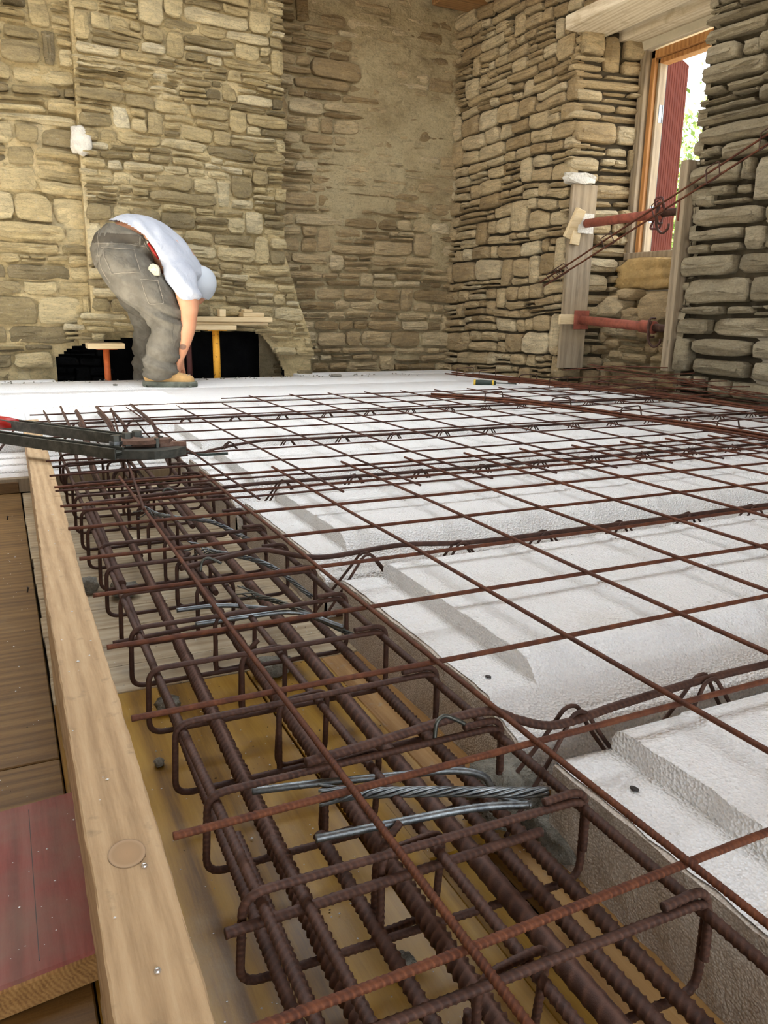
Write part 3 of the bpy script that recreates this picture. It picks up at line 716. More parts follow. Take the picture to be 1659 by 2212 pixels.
# last dusty strip by the chimney and the lower foam left of the cage
V, Fc = box(-1.38, .04, 4.70, 4.84, ZF, -.022, .004); put('foam_strip', V, Fc, MAT['foam'], None, label='narrow dusty foam strip left of the fireplace opening', cat='insulation')
V, Fc = box(1.58, 2.82, 4.70, 4.95, ZF, -.022, .004); put('foam_strip', V, Fc, MAT['foam'], None, label='narrow dusty foam strip right of the chimney foot', cat='insulation')
V, Fc = box(-1.38, .255, 2.305, 2.80, ZF, -.112, .004); put('foam_slab', V, Fc, MAT['foam'], None, label='low white foam slab beyond the dark end board, under the end of the cage', cat='insulation')
for i in range(3):
    V, Fc = box(-1.38, .25, 2.40 + i * .13, 2.44 + i * .13, -.114, -.105, .003); put('ridge', V, Fc, MAT['foam'], bpy.data.objects['foam_slab'])

# ------------------------------------------------------------------ reinforcement
def put_bar(name, P, r, mat, parent, **k):
    hh = k.get('h', r * .14) or 1.0; V, Fc = bar(P, r, **k); a = np.clip(tube.last / max(hh * 1.5, 1e-5), 0, 1); a = np.concatenate([a, [0, 0]])
    return put(name, V, Fc, mat, parent, True, attr=a)
def wob(P, a=.003, seed=0):
    P = np.array(P, float); n = 24; Q = np.array([P[0] + (P[-1] - P[0]) * t for t in np.linspace(0, 1, n)])
    L = np.linalg.norm(P[-1] - P[0]); s = np.linspace(0, L, n)
    Q[:, 0] += a * (fbm(s * 2.1 + seed, seed, 0.3, 2) - .5) * 2; Q[:, 1] += a * (fbm(s * 2.1, seed + 5, 2.3, 2) - .5) * 2; Q[:, 2] += a * .5 * (fbm(s * 2.1, seed, 7.3, 2) - .5) * 2
    return spline(Q, 3)
# welded mesh sheets
near = empty('mesh_sheet', (1.4, .5, 0), 'nearest rusty square welded mesh sheet, lying over the cage and foam', 'reinforcing mesh')
zC, zL = .0, .0052
for i in range(0, 16):
    put_bar('wire', wob([(.2 * i - (.004 if i else .004), -.75, zL), (.2 * i - (.012 if i < 2 else .018), 1.635, zL)], .0035, i), .0033, MAT['rebar_wire'], near, pitch=.0052, h=.0005, nseg=8, fac=.0022)
for j in range(-2, 9):
    put_bar('wire', wob([(-.163, .2 * j + (-.008 if j < 2 else 0), zC), (3.03, .2 * j, zC)], .004, 40 + j), .0034, MAT['rebar_wire'], near, pitch=.0052, h=.0005, nseg=8, fac=.0022)
far = empty('mesh_sheet', (1.4, 2.2, 0), 'farther rusty welded mesh sheet overlapping the nearest one halfway up', 'reinforcing mesh')
for i in range(-1, 16):
    x = .02 + .2 * i
    if i == -1: x = -.012 + .0
    if i == 0: continue
    ye = 3.02 if x < .7 else 3.30
    put_bar('wire', wob([(x + (.01 if i > 0 else 0), 1.252, zL + .008), (x - (.02 if i > 0 else -.15), ye, zL + .008)], .004, 80 + i), .0029, MAT['rebar_far'], far, pitch=.0052, h=.0004, nseg=6, fac=.004)
for j in range(0, 11):
    y = 1.31 + .2 * j - (.04 if j == 10 else 0)
    put_bar('wire', wob([(-.165 if j < 9 else (.1 if j == 9 else .66), y, zC + .008), (3.02, y - .02, zC + .008)], .006, 120 + j), .0029, MAT['rebar_far'], far, pitch=.0052, h=.0004, nseg=6, fac=.004)
# the beam cage: closed links, inner links, long bars
cage = empty('rebar_cage', (.04, .8, ZF), 'long dark rusty rebar beam cage of links and heavy bars in the trench', 'rebar cage')
SY = [-.024 + .1445 * i for i in range(-3, 16)]
zt, zb_ = -.018, -.112
for i, y in enumerate(SY):
    s = rnd.uniform(-.004, .004); dy = rnd.uniform(-.004, .004)
    xl, xr = -.123 + s, .205 + s * .4
    pts = [(xr - .003, y - .006, zt - .055), (xr - .002, y - .004, zt - .001), (xl + .002, y + dy, zt), (xl, y + dy + .012, zb_), (xr, y, zb_ + .002), (xr, y + .0005, zt + .006), (xr - .05, y - .002, zt + .0068)]
    P = round_path(pts, .020, 6)
    put_bar('link', P, .0036, MAT['rebar'], cage, pitch=.0062, h=.00055, nseg=9)
    # inner link: narrow upright hoop with a free hook end
    a, b = .000 + s, .062 + s; yy = y + .014
    pts = [(a + .004, yy + .012, zt - .050), (a + .0, yy + .010, zb_ - .006), (b, yy + .010, zb_ - .004), (b, yy, zt - .004), (a, yy - .004, zt - .006), (a - .001, yy - .006, zb_ + .0)]
    if i % 3 == 1: pts = [(a + .03, yy + .02, zt + .000), (a + .004, yy + .014, zt - .02)] + pts[1:]
    put_bar('inner_link', round_path(pts, .018, 6), .0034, MAT['rebar'], cage, pitch=.0062, h=.0005, nseg=9)
def longbar(x, z, r, y0=-.75, y1=3.15, drift=.02, lift=True, **k):
    yk = np.linspace(y0, y1, 40); P = []
    for yv in yk:
        xx = x + drift * max(yv, 0) + .002 * math.sin(yv * 3.1 + x * 40); zz_ = z
        if lift and yv > 2.15: t = min((yv - 2.15) / .45, 1); t = t * t * (3 - 2 * t); zz_ = z + (.004 + r - z) * t if z < -.05 else z + (.012 - z) * t
        P.append((xx, yv, zz_))
    return put_bar('long_bar', spline(P, 3), r, MAT['rebar'], cage, **k)
longbar(-.104, -.094, .0052, pitch=.0075, h=.0009)
longbar(-.0885, -.0955, .0048, y1=.30, lift=False, pitch=.0075, h=.0009)
longbar(-.058, -.091, .0080, pitch=.0095, h=.0018, longr=True, nseg=14, theta0=.0, y1=2.95)
longbar(-.010, -.093, .0062, y0=-.75, y1=.262, drift=0, lift=False, pitch=.0085, h=.0011, nseg=12)
longbar(.030, -.091, .0080, pitch=.0095, h=.0018, longr=True, nseg=14, theta0=.0, y1=3.05)
longbar(.113, -.090, .0095, pitch=.017, h=.0005, slant=.7, longr=True, nseg=16, theta0=.35, y1=1.95, lift=False)
longbar(.143, -.093, .0068, y1=.31, drift=.02, lift=False, pitch=.0085, h=.0012, nseg=12)
longbar(.172, -.093, .0068, pitch=.0088, h=.0014, nseg=12, y1=3.12)
longbar(-.112, -.0285, .0045, pitch=.0068, h=.0007, drift=.0, y1=3.0)
longbar(.042, -.0290, .0045, pitch=.0068, h=.0008, drift=.012, y1=2.9)
longbar(.194, -.0270, .0048, pitch=.0068, h=.0007, drift=.004, y1=2.3, lift=False)
longbar(-.075, -.035, .0045, y0=-.75, y1=.20, drift=0, lift=False, pitch=.0068, h=.0008)
longbar(.065, -.088, .0055, y0=.98, y1=1.62, drift=0, lift=False, pitch=.0085, h=.001)
longbar(-.085, -.090, .0080, y0=1.1, y1=1.75, drift=0, lift=False, pitch=.0095, h=.0016, longr=True)
longbar(-.02, -.10, .0060, y0=1.30, y1=2.6, drift=0, lift=True, pitch=.0085, h=.001)
longbar(.075, -.06, .0060, y0=1.35, y1=2.98, drift=.02, lift=True, pitch=.0085, h=.001)
# short loose cross rods threaded through the cage near the camera
put_bar('cross_rod', wob([(-.142, .116, -.040), (.156, .124, -.046)], .002, 3), .0042, MAT['rebar'], cage, pitch=.0062, h=.0006)
put_bar('cross_rod', wob([(-.150, 2.02, -.03), (.25, 2.08, -.03)], .002, 4), .004, MAT['rebar'], cage)
put_bar('cross_rod', wob([(-.140, .79, -.075), (.08, .81, -.073)], .002, 5), .0036, MAT['rebar'], cage)

# lattice joists in the troughs
def lattice(y, x0, x1, label, head=None, z=-.012, ph=0.0, rr=.0048):
    e = empty('lattice_joist', ((x0 + x1) / 2, y, ZF), label, 'lattice joist', 'lattice girders laid in the troughs between foam rows')
    P = (head or []) + [(x, y + .003 * math.sin(x * 5), z) for x in np.arange((head[-1][0] + .15) if head else x0, x1, .25)] + [(x1, y, z)]
    put_bar('top_chord', spline(P, 8), rr, MAT['rebar'], e, pitch=.0068, h=.0007)
    for s in (-1, 1):
        put_bar('bottom_chord', [(max(x0, .27) if x0 > -.3 else x0, y + s * .022, -.136), (x1, y + s * .022, -.136)], .0032, MAT['rebar'], e, fac=.01)
        pts = []; x = max(x0, .19) if x0 > -.3 else x0; k = 0
        while x < x1:
            pts += [(x + ph, y + s * .022, -.130), (x + ph + .065, y + s * .012, -.05), (x + ph + .092, y + s * .0075, z + .004), (x + ph + .108, y + s * .0075, z + .004), (x + ph + .135, y + s * .012, -.05)]
            x += .2
        put_bar('lacing', round_path(pts, .018, 4), .0026, MAT['rebar'], e, pitch=1, h=0, nseg=7, fac=.006)
    return e
T0 = .246
lattice(T0, -.02, 2.98, 'nearest lattice joist, its top bar crossing onto the rebar cage', [(-.022, .264, -.009), (.079, .270, -.007), (.150, .274, -.004), (.195, .270, -.004), (.222, .254, -.013), (.262, .238, -.019), (.36, .240, -.014)], ph=.00, z=-.014)
lattice(T0 + .005 + PITCH, -.02, 2.98, 'second lattice joist from the camera, in the next foam trough', [(-.012, .905, -.008), (.06, .925, -.006), (.135, .942, -.004), (.17, .925, -.007), (.205, .900, -.012), (.26, .893, -.016), (.4, .897, -.012)], ph=.03, z=-.019)
lattice(T0 + .005 + 2 * PITCH, -.1, 2.98, 'third lattice joist from the camera', [(-.11, 1.435, -.008), (-.02, 1.455, -.008), (.10, 1.475, -.007), (.18, 1.50, -.012), (.30, 1.525, -.014)], ph=.08)
lattice(T0 + .01 + 3 * PITCH, .30, 2.98, 'fourth lattice joist, level with the jaws of the bolt cutter', [(.25, 2.12, -.02), (.29, 2.10, -.035), (.34, 2.14, -.03), (.5, 2.165, -.014)])
lattice(T0 + .01 + 4 * PITCH, -1.36, 2.98, 'fifth lattice joist, running left beyond the edge board', None, ph=.05)

# ------------------------------------------------------------------ oriented helpers
def prism(p0, p1, w, h, bev=.002, upv=(0, 0, 1), name=None):
    p0, p1 = Vector(p0), Vector(p1); d = (p1 - p0); L = d.length; d.normalize(); u = Vector(upv); s = d.cross(u).normalized(); u = s.cross(d)
    Mx = Matrix(((s.x, d.x, u.x, p0.x), (s.y, d.y, u.y, p0.y), (s.z, d.z, u.z, p0.z), (0, 0, 0, 1)))
    V, Fc = box(-w / 2, w / 2, 0, L, -h / 2, h / 2, bev); V = V @ np.array(Mx.to_3x3()).T + np.array(Mx.translation); return V, Fc
def cyl(p0, p1, r, n=16, bev=.0): return tube([p0, p1], r, n)
def plate(poly, z0, z1):
    n = len(poly); V = [(x, y, z0) for x, y in poly] + [(x, y, z1) for x, y in poly]
    return np.array(V, float), [tuple(range(n))[::-1], tuple(range(n, 2 * n))] + [(i, (i + 1) % n, n + (i + 1) % n, n + i) for i in range(n)]

# ------------------------------------------------------------------ window, shutter, sill
wn = link('window_1', None, None, (3.50, 3.3, .75), 'small deep-set window opening with orange timber frame', kind='structure')
for nm, b, m in (('outer_jamb', (3.435, 3.50, 3.745, 3.80, .735, 2.02), 'plank_grey'), ('frame_jamb', (3.475, 3.54, 3.712, 3.744, .79, 1.95), 'frame_wood'),
                 ('stop_jamb', (3.50, 3.56, 3.692, 3.711, .795, 1.915), 'plank_grey'), ('frame_jamb', (3.475, 3.54, 2.90, 2.94, .79, 1.95), 'frame_wood'),
                 ('frame_head', (3.475, 3.54, 2.94, 3.744, 1.905, 1.95), 'frame_wood'), ('stop_head', (3.50, 3.57, 2.94, 3.711, 1.875, 1.904), 'frame_wood'),
                 ('cream_board', (3.42, 3.46, 2.86, 3.80, 1.951, 2.065), 'cream'), ('sill_board', (3.42, 3.56, 2.88, 3.78, .745, .788), 'plank_grey'), ('dark_gap', (3.545, 3.575, 3.704, 3.722, .80, 1.91), 'nail')):
    V, Fc = box(*b, .003); put(nm, V, Fc, MAT[m], wn)
for z in (1.02, 1.60):
    V, Fc = join([box(3.52, 3.545, 3.690, 3.697, z - .05, z + .05, .001), cyl((3.55, 3.694, z - .05), (3.55, 3.694, z + .05), .006, 10)]); put('hinge', V, Fc, MAT['zinc'], wn)
V, Fc = cyl((3.46, 3.02, 1.90), (3.46, 3.02, 1.86), .006, 10); put('latch_stud', V, Fc, MAT['zinc'], wn)
# shutter leaf, swung outwards: upright tongued boards
sh = empty('shutter', (3.59, 3.735, .80), 'oxblood red boarded shutter leaf standing open outside the window', 'shutter')
h0, h1 = np.array([3.59, 3.735]), np.array([3.975, 3.955]); dv = h1 - h0; Ls = np.linalg.norm(dv); dv /= Ls; nv = np.array([dv[1], -dv[0]])
ns = 9
for i in range(ns):
    a = h0 + dv * (Ls * i / ns + .002); b = h0 + dv * (Ls * (i + 1) / ns - .002)
    V, Fc = prism((a[0], a[1], 1.385), (b[0], b[1], 1.385), .020, 1.20, .003); put('board', V, Fc, MAT['shutter'], sh)
for z in (.95, 1.72):
    a = h0 + nv * -.02; b = h1 + nv * -.02; V, Fc = prism((a[0], a[1], z), (b[0], b[1], z), .018, .09, .003); put('ledge', V, Fc, MAT['shutter'], sh)

# ------------------------------------------------------------------ window shoring: two planks, two steel props
def plankthing(name, b, mat, label, cat='plank', rot=None):
    V, Fc = box(*b, .003); o = put(name, V, Fc, MAT[mat], None, label=label, cat=cat)
    if rot: o.rotation_euler = rot
    return o
plankthing('plank', (2.972, 3.148, 3.765, 3.793, .07, 1.172), 'plank_grey', 'upright grey plank against the left side of the window niche', rot=(0, .012, -.10))
plankthing('plank', (3.02, 3.11, 2.905, 2.958, .115, 1.185), 'plank_grey', 'upright brown-grey plank on edge against the right side of the window niche')
V, Fc = rock(3.04, 3.80, 1.205, .10, .045, .032, 201, .8, 3); put('plaster_smear', V, Fc, MAT['plaster_lump'], None, label='whitish lump of plaster on top of the left niche plank', cat='plaster')
def prop(z0, z1, y0, y1, x, r, label, pl, side):
    e = empty('steel_prop', (x, (y0 + y1) / 2, (z0 + z1) / 2), label, 'prop', 'red steel props braced across the window niche')
    def P(t): return np.array([x, y0 + (y1 - y0) * t, z0 + (z1 - z0) * t])
    V, Fc = prism(P(0) + np.array([0, .004, 0]), P(0) + np.array([0, -.002, 0]), .115, .115, .001); put('end_plate', V, Fc, MAT[pl], e)
    V, Fc = tube([P(.005), P(.35), P(.70)], r, 20); put('outer_tube', V, Fc, MAT['prop_red'], e, True)
    V, Fc = tube([P(.66), P(.665), P(.79), P(.795)], np.array([r * 1.02, r * 1.30, r * 1.30, r * 1.0]), 20); put('collar', V, Fc, MAT['prop_red'], e, True)
    V, Fc = tube([P(.79), P(.995)], r * .78, 18); put('inner_tube', V, Fc, MAT['rebar'], e, True)
    V, Fc = prism(P(1) + np.array([0, .006, 0]), P(1), .11, .11, .001); put('far_plate', V, Fc, MAT['prop_red'], e)
    c = P(.79); a = P(.72)
    if side > 0:
        V, Fc = tube(round_path([a + np.array([0, 0, -r]), a + np.array([-.01, .02, -.075]), c + np.array([-.01, 0, -.08]), c + np.array([0, 0, -r]), c + np.array([0, 0, r]), c + np.array([-.01, 0, .085]), a + np.array([-.01, 0, .08]), a + np.array([0, 0, r])], .018, 5), .006, 8)
        put('nut_handle', V, Fc, MAT['prop_dark' if 'prop_dark' in MAT else 'rebar'], e, True)
    V, Fc = tube(spline([c + np.array([-.03, -.004, .035]), c + np.array([-.045, -.004, -.01]), c + np.array([-.035, -.004, -.075]), c + np.array([-.02, -.03, -.105]), c + np.array([-.02, -.07, -.085]), c + np.array([-.02, -.075, -.06])], 6), .0065, 8)
    put('pin_hook', V, Fc, MAT['rebar'], e, True)
    V, Fc = tube(spline([c + np.array([.0, -.004, .05]), c + np.array([-.04, -.004, .045]), c + np.array([-.048, -.004, 0]), c + np.array([-.03, -.004, -.05]), c + np.array([.0, -.004, -.05])], 6), .006, 8); put('ring', V, Fc, MAT['rebar'], e, True)
    return e
prop(.945, .945, 3.735, 2.93, 3.065, .026, 'upper red steel prop crossing in front of the window', 'plaster_lump', 1)
prop(.372, .335, 3.735, 2.93, 3.085, .027, 'lower red steel prop near the foot of the window niche', 'prop_red', -1)
for b, r, lb in (((2.955, 3.02, 3.735, 3.762, .85, 1.03), (.25, .3, 0), 'pale wooden wedge behind the upper prop, tilted'), ((2.975, 3.035, 3.742, 3.764, .82, .90), (0, .1, 0), 'short pale wood block under the upper prop wedge'), ((2.928, 3.075, 3.742, 3.764, .345, .405), (0, 0, 0), 'pale wooden shim behind the lower prop')):
    V, Fc = box(*b, .002); o = put('wedge', V, Fc, MAT['plank_light'], None, label=lb, cat='wedge'); o.rotation_euler = r

# ------------------------------------------------------------------ fireplace shoring
def post(x, y, z1, r, mat, label):
    e = empty('post', (x, y, ZF), label, 'prop')
    V, Fc = tube([(x, y, ZF - .02), (x, y, z1 - .006)], r, 20); put('tube', V, Fc, MAT[mat], e, True)
    V, Fc = box(x - .06, x + .06, y - .05, y + .05, z1 - .006, z1, .001); put('head_plate', V, Fc, MAT[mat], e)
post(.333, 4.72, .166, .0185, 'prop_orange', 'short orange-red steel post left of the worker under a small plank')
post(1.000, 4.72, .277, .0225, 'prop_yellow', 'chipped yellow steel post in the fireplace opening')
post(.835, 4.76, .277, .017, 'prop_dark', 'dark red-brown steel post behind the hand of the worker')
plankthing('plank', (.222, .432, 4.63, 4.77, .166, .198), 'plank_light', 'short plank on top of the orange-red post')
plankthing('plank', (.80, 1.117, 4.65, 4.79, .277, .305), 'plank_light', 'short plank lying directly on the yellow post')
plankthing('plank', (.70, 1.335, 4.68, 4.83, .306, .325), 'plank_light', 'long thin plank, middle one of the stack over the yellow post')
plankthing('plank', (.70, 1.357, 4.66, 4.82, .326, .356), 'plank_light', 'whitish long plank topmost of the stack over the yellow post')
plankthing('wood_block', (1.022, 1.062, 4.69, 4.75, .357, .403), 'plank_light', 'small square wood block on the whitish plank, left of the flat offcuts', 'block')
plankthing('wood_block', (1.17, 1.308, 4.68, 4.80, .357, .385), 'plank_light', 'flat wide offcut lying on the whitish plank', 'block')
plankthing('wood_block', (1.185, 1.24, 4.71, 4.80, .386, .405), 'plank_light', 'small offcut topmost of the pair on the whitish plank', 'block')
V, Fc = rock(1.115, 4.81, .39, .07, .04, .034, 215, .8, 2); put('loose_stone', V, Fc, MAT['stone_tan'], None, attr=.5, label='loose brown stone between the wood blocks on the whitish plank', cat='stone')

# ------------------------------------------------------------------ flat steel cage leaning over the window, bundles on the floor
lc = empty('narrow_cage', (2.93, 3.1, .9), 'narrow two-bar rusty steel cage leaning diagonally across the window', 'rebar cage')
A0, A1 = np.array([2.90, 3.86, .628]), np.array([2.935, 2.33, 1.214]); Dd = A1 - A0
B0, B1 = np.array([2.90, 3.82, .604]), np.array([2.935, 2.33, 1.170])
for p, q in ((A0, A1), (B0, B1)):
    put_bar('long_bar', wob([p - (q - p) * .05, p + (q - p) * 1.75], .004, 7 + p[2] * 9), .0052, MAT['rebar_wire'], lc, fac=.01, pitch=.01, h=.0006)
for t in (.03, .055, .09, .34, .58, .80, .99, 1.22, 1.45):
    a = A0 + Dd * t; b = B0 + (B1 - B0) * t; n = (a - b); n /= np.linalg.norm(n); dd_ = Dd / np.linalg.norm(Dd)
    pts = [a + n * .014 - dd_ * .05, a + n * .014 + dd_ * .03, b - n * .012 + dd_ * .03, b - n * .012 - dd_ * .05]
    pts = [p + np.array([-.008, 0, .006 if k < 2 else 0]) for k, p in enumerate(pts)]
    P = round_path(pts, .012, 4, closed=True); put('clip', *tube(P, .0028, 7), MAT['rebar'], lc, True)
fb = empty('narrow_cage', (1.93, 2.1, .012), 'narrow rusty steel cage lying on the mesh, right of centre', 'rebar cage')
bp = [(1.60, 2.98, .018), (1.83, 2.66, .018), (1.93, 2.38, .018), (1.975, 2.08, .018), (2.03, 1.74, .018), (2.055, 1.43, .018), (2.06, .6, .018)]
for dx, dz, r in ((0, 0, .0052), (.009, .002, .0052), (.004, .011, .0048)):
    put_bar('long_bar', spline([(x + dx, y, z + dz) for x, y, z in bp], 8), r, MAT['rebar_wire'], fb, fac=.008, pitch=.01, h=.0006)
for y, x in ((2.45, 1.925), (2.08, 1.985), (1.66, 2.055), (1.2, 2.07), (2.75, 1.77)):
    P = round_path([(x - .008, y, .008), (x - .008, y, .052), (x + .07, y - .02, .060), (x + .075, y - .03, .012)], .012, 4); put('clip', *tube(P, .0030, 7), MAT['rebar'], fb, True)
wbn = empty('rebar_bundle', (2.6, 2.8, .02), 'loose bundle of rusty bars along the foot of the right wall', 'rebar bundle')
R = random.Random(5)
for i in range(6):
    o = i * .012; P = [(2.40 + o * .9 + R.uniform(-.03, .03), 4.25 - .22 * (i % 4), .012 + .006 * (i % 3)), (2.52 + o, 3.3, .020 + .008 * (i % 3)), (2.62 + o, 2.5, .025 + .008 * ((i + 1) % 3)), (2.64 + o * 1.2, 1.85, .03 + .006 * (i % 2)), (2.66 + o, 1.0, .03)]
    put_bar('long_bar', spline(P, 8), .0046, MAT['rebar_wire'], wbn, fac=.01, pitch=.01, h=.0005)
for y, x in ((4.12, 2.44), (3.9, 2.47), (3.55, 2.53), (3.3, 2.56), (3.0, 2.60), (2.7, 2.64)):
    P = round_path([(x - .02, y, .004), (x - .02, y, .055), (x + .09, y - .02, .062), (x + .09, y - .02, .006)], .012, 4); put('tie', *tube(P, .0028, 6), MAT['rebar'], wbn, True)
st = empty('mesh_offcut', (2.85, 2.6, .06), 'crumpled rusty mesh offcut rising against the foot of the right wall', 'reinforcing mesh')
for p, q in (((2.72, 3.36, .05), (2.93, 2.55, .10)), ((2.62, 3.3, .10), (3.02, 2.9, .135)), ((2.42, 3.1, .03), (3.03, 2.72, .12)), ((2.35, 2.9, .03), (3.0, 2.48, .10)), ((2.55, 2.72, .03), (3.0, 2.34, .085)), ((2.80, 3.3, .13), (2.99, 2.3, .05)), ((2.70, 3.1, .12), (2.92, 2.1, .04)), ((2.6, 3.0, .06), (2.9, 1.9, .045)), ((2.5, 2.4, .04), (2.98, 2.1, .07)), ((2.88, 3.1, .06), (3.02, 1.9, .05))):
    m = (np.array(p) + np.array(q)) / 2 + np.array([0, 0, .012]); put_bar('wire', spline([p, m, q], 8), .0030, MAT['rebar_wire'], st, fac=.01, pitch=.01, h=0, nseg=7)

# ------------------------------------------------------------------ bolt cutter
bc = empty('bolt_cutter', (0, 2.1, .04), 'long bolt cutter with red grip lying across the far end of the cage', 'bolt cutter')
u0 = np.array([-.52, 2.70, .060]); u1 = np.array([.070, 1.955, .045]); l0 = np.array([-.50, 2.40, .055]); l1 = np.array([.010, 1.775, .040])
def arm(p, q, nm):
    d = (q - p); P0 = p + d * 0; parts = [prism(p, q, .034, .010, .002)]
    s = np.cross(d / np.linalg.norm(d), [0, 0, 1]); parts += [prism(p + s * .015, q + s * .015, .005, .030, .001), prism(p - s * .015, q - s * .015, .005, .030, .001)]
    put(nm, *join(parts), MAT['steel_dark'], bc)
arm(u0, u1, 'handle_arm'); arm(l0, l1, 'handle_arm')
for p, q, t in ((u0, u1, .50), (l0, l1, .42)):
    e_ = p + (q - p) * t; P = [p, p + (q - p) * .06, e_ - (q - p) * .05, e_]; V, Fc = tube(P, np.array([.017, .0225, .022, .019]), 18); put('red_grip', V, Fc, MAT['grip_red'], bc, True, label='red vinyl grip')
def T2(px_, py_): # cutter head frame: along the tool, across it
    o = np.array([.035, 1.86]); a = np.array([.66, -.20]); a = a / np.linalg.norm(a); b = np.array([.29, .957]); return tuple(o + a * px_ + b * py_)
zc_ = .040
head = [T2(-.03, -.075), T2(.03, -.085), T2(.09, -.095), T2(.135, -.070), T2(.165, -.02), T2(.14, -.010), T2(.10, -.035), T2(.06, -.02), T2(-.02, -.03)]
put('lower_jaw', *plate(head, zc_ - .016, zc_ + .006), MAT['steel_dark'], bc)
head = [T2(-.01, .03), T2(.05, .045), T2(.11, .03), T2(.150, .01), T2(.165, -.005), T2(.13, -.005), T2(.09, -.01), T2(.05, .0), T2(.0, .005)]
put('upper_jaw', *plate(head, zc_ - .004, zc_ + .016), MAT['steel_rusty'], bc)
head = [T2(-.0, -.045), T2(.06, -.05), T2(.12, -.02), T2(.125, .01), T2(.09, .022), T2(.05, .0), T2(.02, .028), T2(-.02, .01)]
put('link_plate', *plate(head, zc_ + .016, zc_ + .027), MAT['steel_rusty'], bc)
for (a, b) in ((-.015, -.045), (.008, .0), (.028, .035), (.09, -.03), (.095, .01)):
    x, y_ = T2(a, b); big = a < .05
    V, Fc = tube([(x, y_, zc_ + .006), (x, y_, zc_ + (.042 if big else .031))], .0135 if big else .007, 6); put('bolt', V, Fc, MAT['steel_dark'], bc)
    if big: V, Fc = tube([(x, y_, zc_ + .018), (x, y_, zc_ + .026)], .0175, 16); put('washer', V, Fc, MAT['zinc'], bc)

# ------------------------------------------------------------------ grey rods, strands, black tie
def thing_tube(name, P, r, mat, label, cat, grp=None, disp=None, n=10, **k):
    V, Fc = bar(P, r, **k); return put(name, V, Fc, MAT[mat], None, True, label=label, cat=cat, group=grp)
thing_tube('galvanised_rod', spline([(-.046, .174, -.026), (.03, .160, -.022), (.10, .146, -.019), (.148, .134, -.022)], 8), .0037, 'zinc', 'short grey ribbed rod pointing left, lowest of the grey rods', 'rod', pitch=.006, h=.0004)
thing_tube('galvanised_rod', spline([(-.070, .285, -.040), (-.02, .262, -.032), (.07, .236, -.030), (.120, .222, -.030), (.146, .206, -.034), (.152, .192, -.046), (.185, .178, -.060)], 8), .0038, 'zinc', 'kinked grey rod reaching the gap between the first two foam rows', 'rod', pitch=.006, h=.0004)
thing_tube('galvanised_rod', spline([(-.046, .772, -.030), (.02, .760, -.028), (.09, .75, -.04)], 8), .0036, 'zinc', 'short grey rod end halfway up the cage, nearer its left side', 'rod', pitch=.006, h=.0004)
thing_tube('galvanised_rod', spline([(-.030, .716, -.034), (.05, .700, -.028), (.12, .690, -.030), (.18, .655, -.05)], 8), .0038, 'zinc', 'grey rod crossing the middle of the cage below the short rod end', 'rod', pitch=.006, h=.0004)
def strand(P, label, n=6, r=.0016, R0=.0038, fray=.02, mat='zinc'):
    e = empty('steel_strand', tuple(np.mean(np.array(P), 0)), label, 'cable'); C = spline(P, 14); s = np.concatenate([[0], np.cumsum(np.linalg.norm(np.diff(C, axis=0), axis=1))]); L = s[-1]
    t = np.gradient(C, axis=0); t /= np.linalg.norm(t, axis=1, keepdims=True); a = np.cross(t, [0, 0, 1]); a /= np.linalg.norm(a, axis=1, keepdims=True); b = np.cross(a, t)
    for i in range(n):
        ph = 2 * PI * i / n; sp = R0 + fray * np.clip((L * .22 - s) / (L * .22), 0, 1) ** 1.5 * .45; ang = ph + s * 75 * np.clip(s / (L * .22), .0, 1)
        Pp = C + a * (np.cos(ang) * sp)[:, None] + b * (np.sin(ang) * sp)[:, None] + (t * (rnd.uniform(-.01, .01)))[:1] * 0
        put('strand_wire', *tube(Pp, r, 7), MAT[mat], e, True)
    return e
strand([(-.018, .238, -.030), (.03, .214, -.026), (.085, .185, -.022), (.13, .160, -.020), (.175, .140, -.020)], 'thick twisted grey steel strand with a frayed left end near the camera', fray=.012)
strand([(.062, .815, -.030), (.11, .76, -.035), (.15, .70, -.045), (.20, .66, -.07)], 'thin dark wire strand halfway up the cage, running to the foam edge', 5, .0013, .0030, .02, 'steel_dark')
strand([(.045, 1.10, -.035), (.10, 1.02, -.03), (.16, .95, -.04), (.205, .86, -.075)], 'dark wire strand at the second foam trough', 5, .0014, .0032, .03, 'zinc')
strand([(.0, 1.42, -.03), (.06, 1.33, -.03), (.13, 1.28, -.035), (.19, 1.20, -.06)], 'bright frayed wire strand under the bolt cutter end of the cage', 5, .0014, .0034, .03, 'zinc')
thing_tube('black_tie', spline([(.16, 2.08, .012), (.20, 1.98, .006), (.255, 1.93, -.004), (.33, 1.90, .0)], 8), .004, 'tool_black', 'bent black bar end on the foam just right of the bolt cutter jaws', 'bar', pitch=1, h=0)
for i, (x, y, lb) in enumerate(((.135, .272, 'small wire hook tied on the nearest joist bar'), (.035, .912, 'small wire hook at the left end of the second joist bar'), (.075, 1.48, 'curled wire hook on the third joist bar'))):
    P = spline([(x - .014, y - .008, -.018), (x - .009, y - .003, -.002), (x + .002, y, .002), (x + .014, y - .004, -.003), (x + .022, y - .010, -.007)], 6); put('wire_hook', *tube(P, .0024, 8), MAT['steel_dark'], None, True, label=lb, cat='hook')

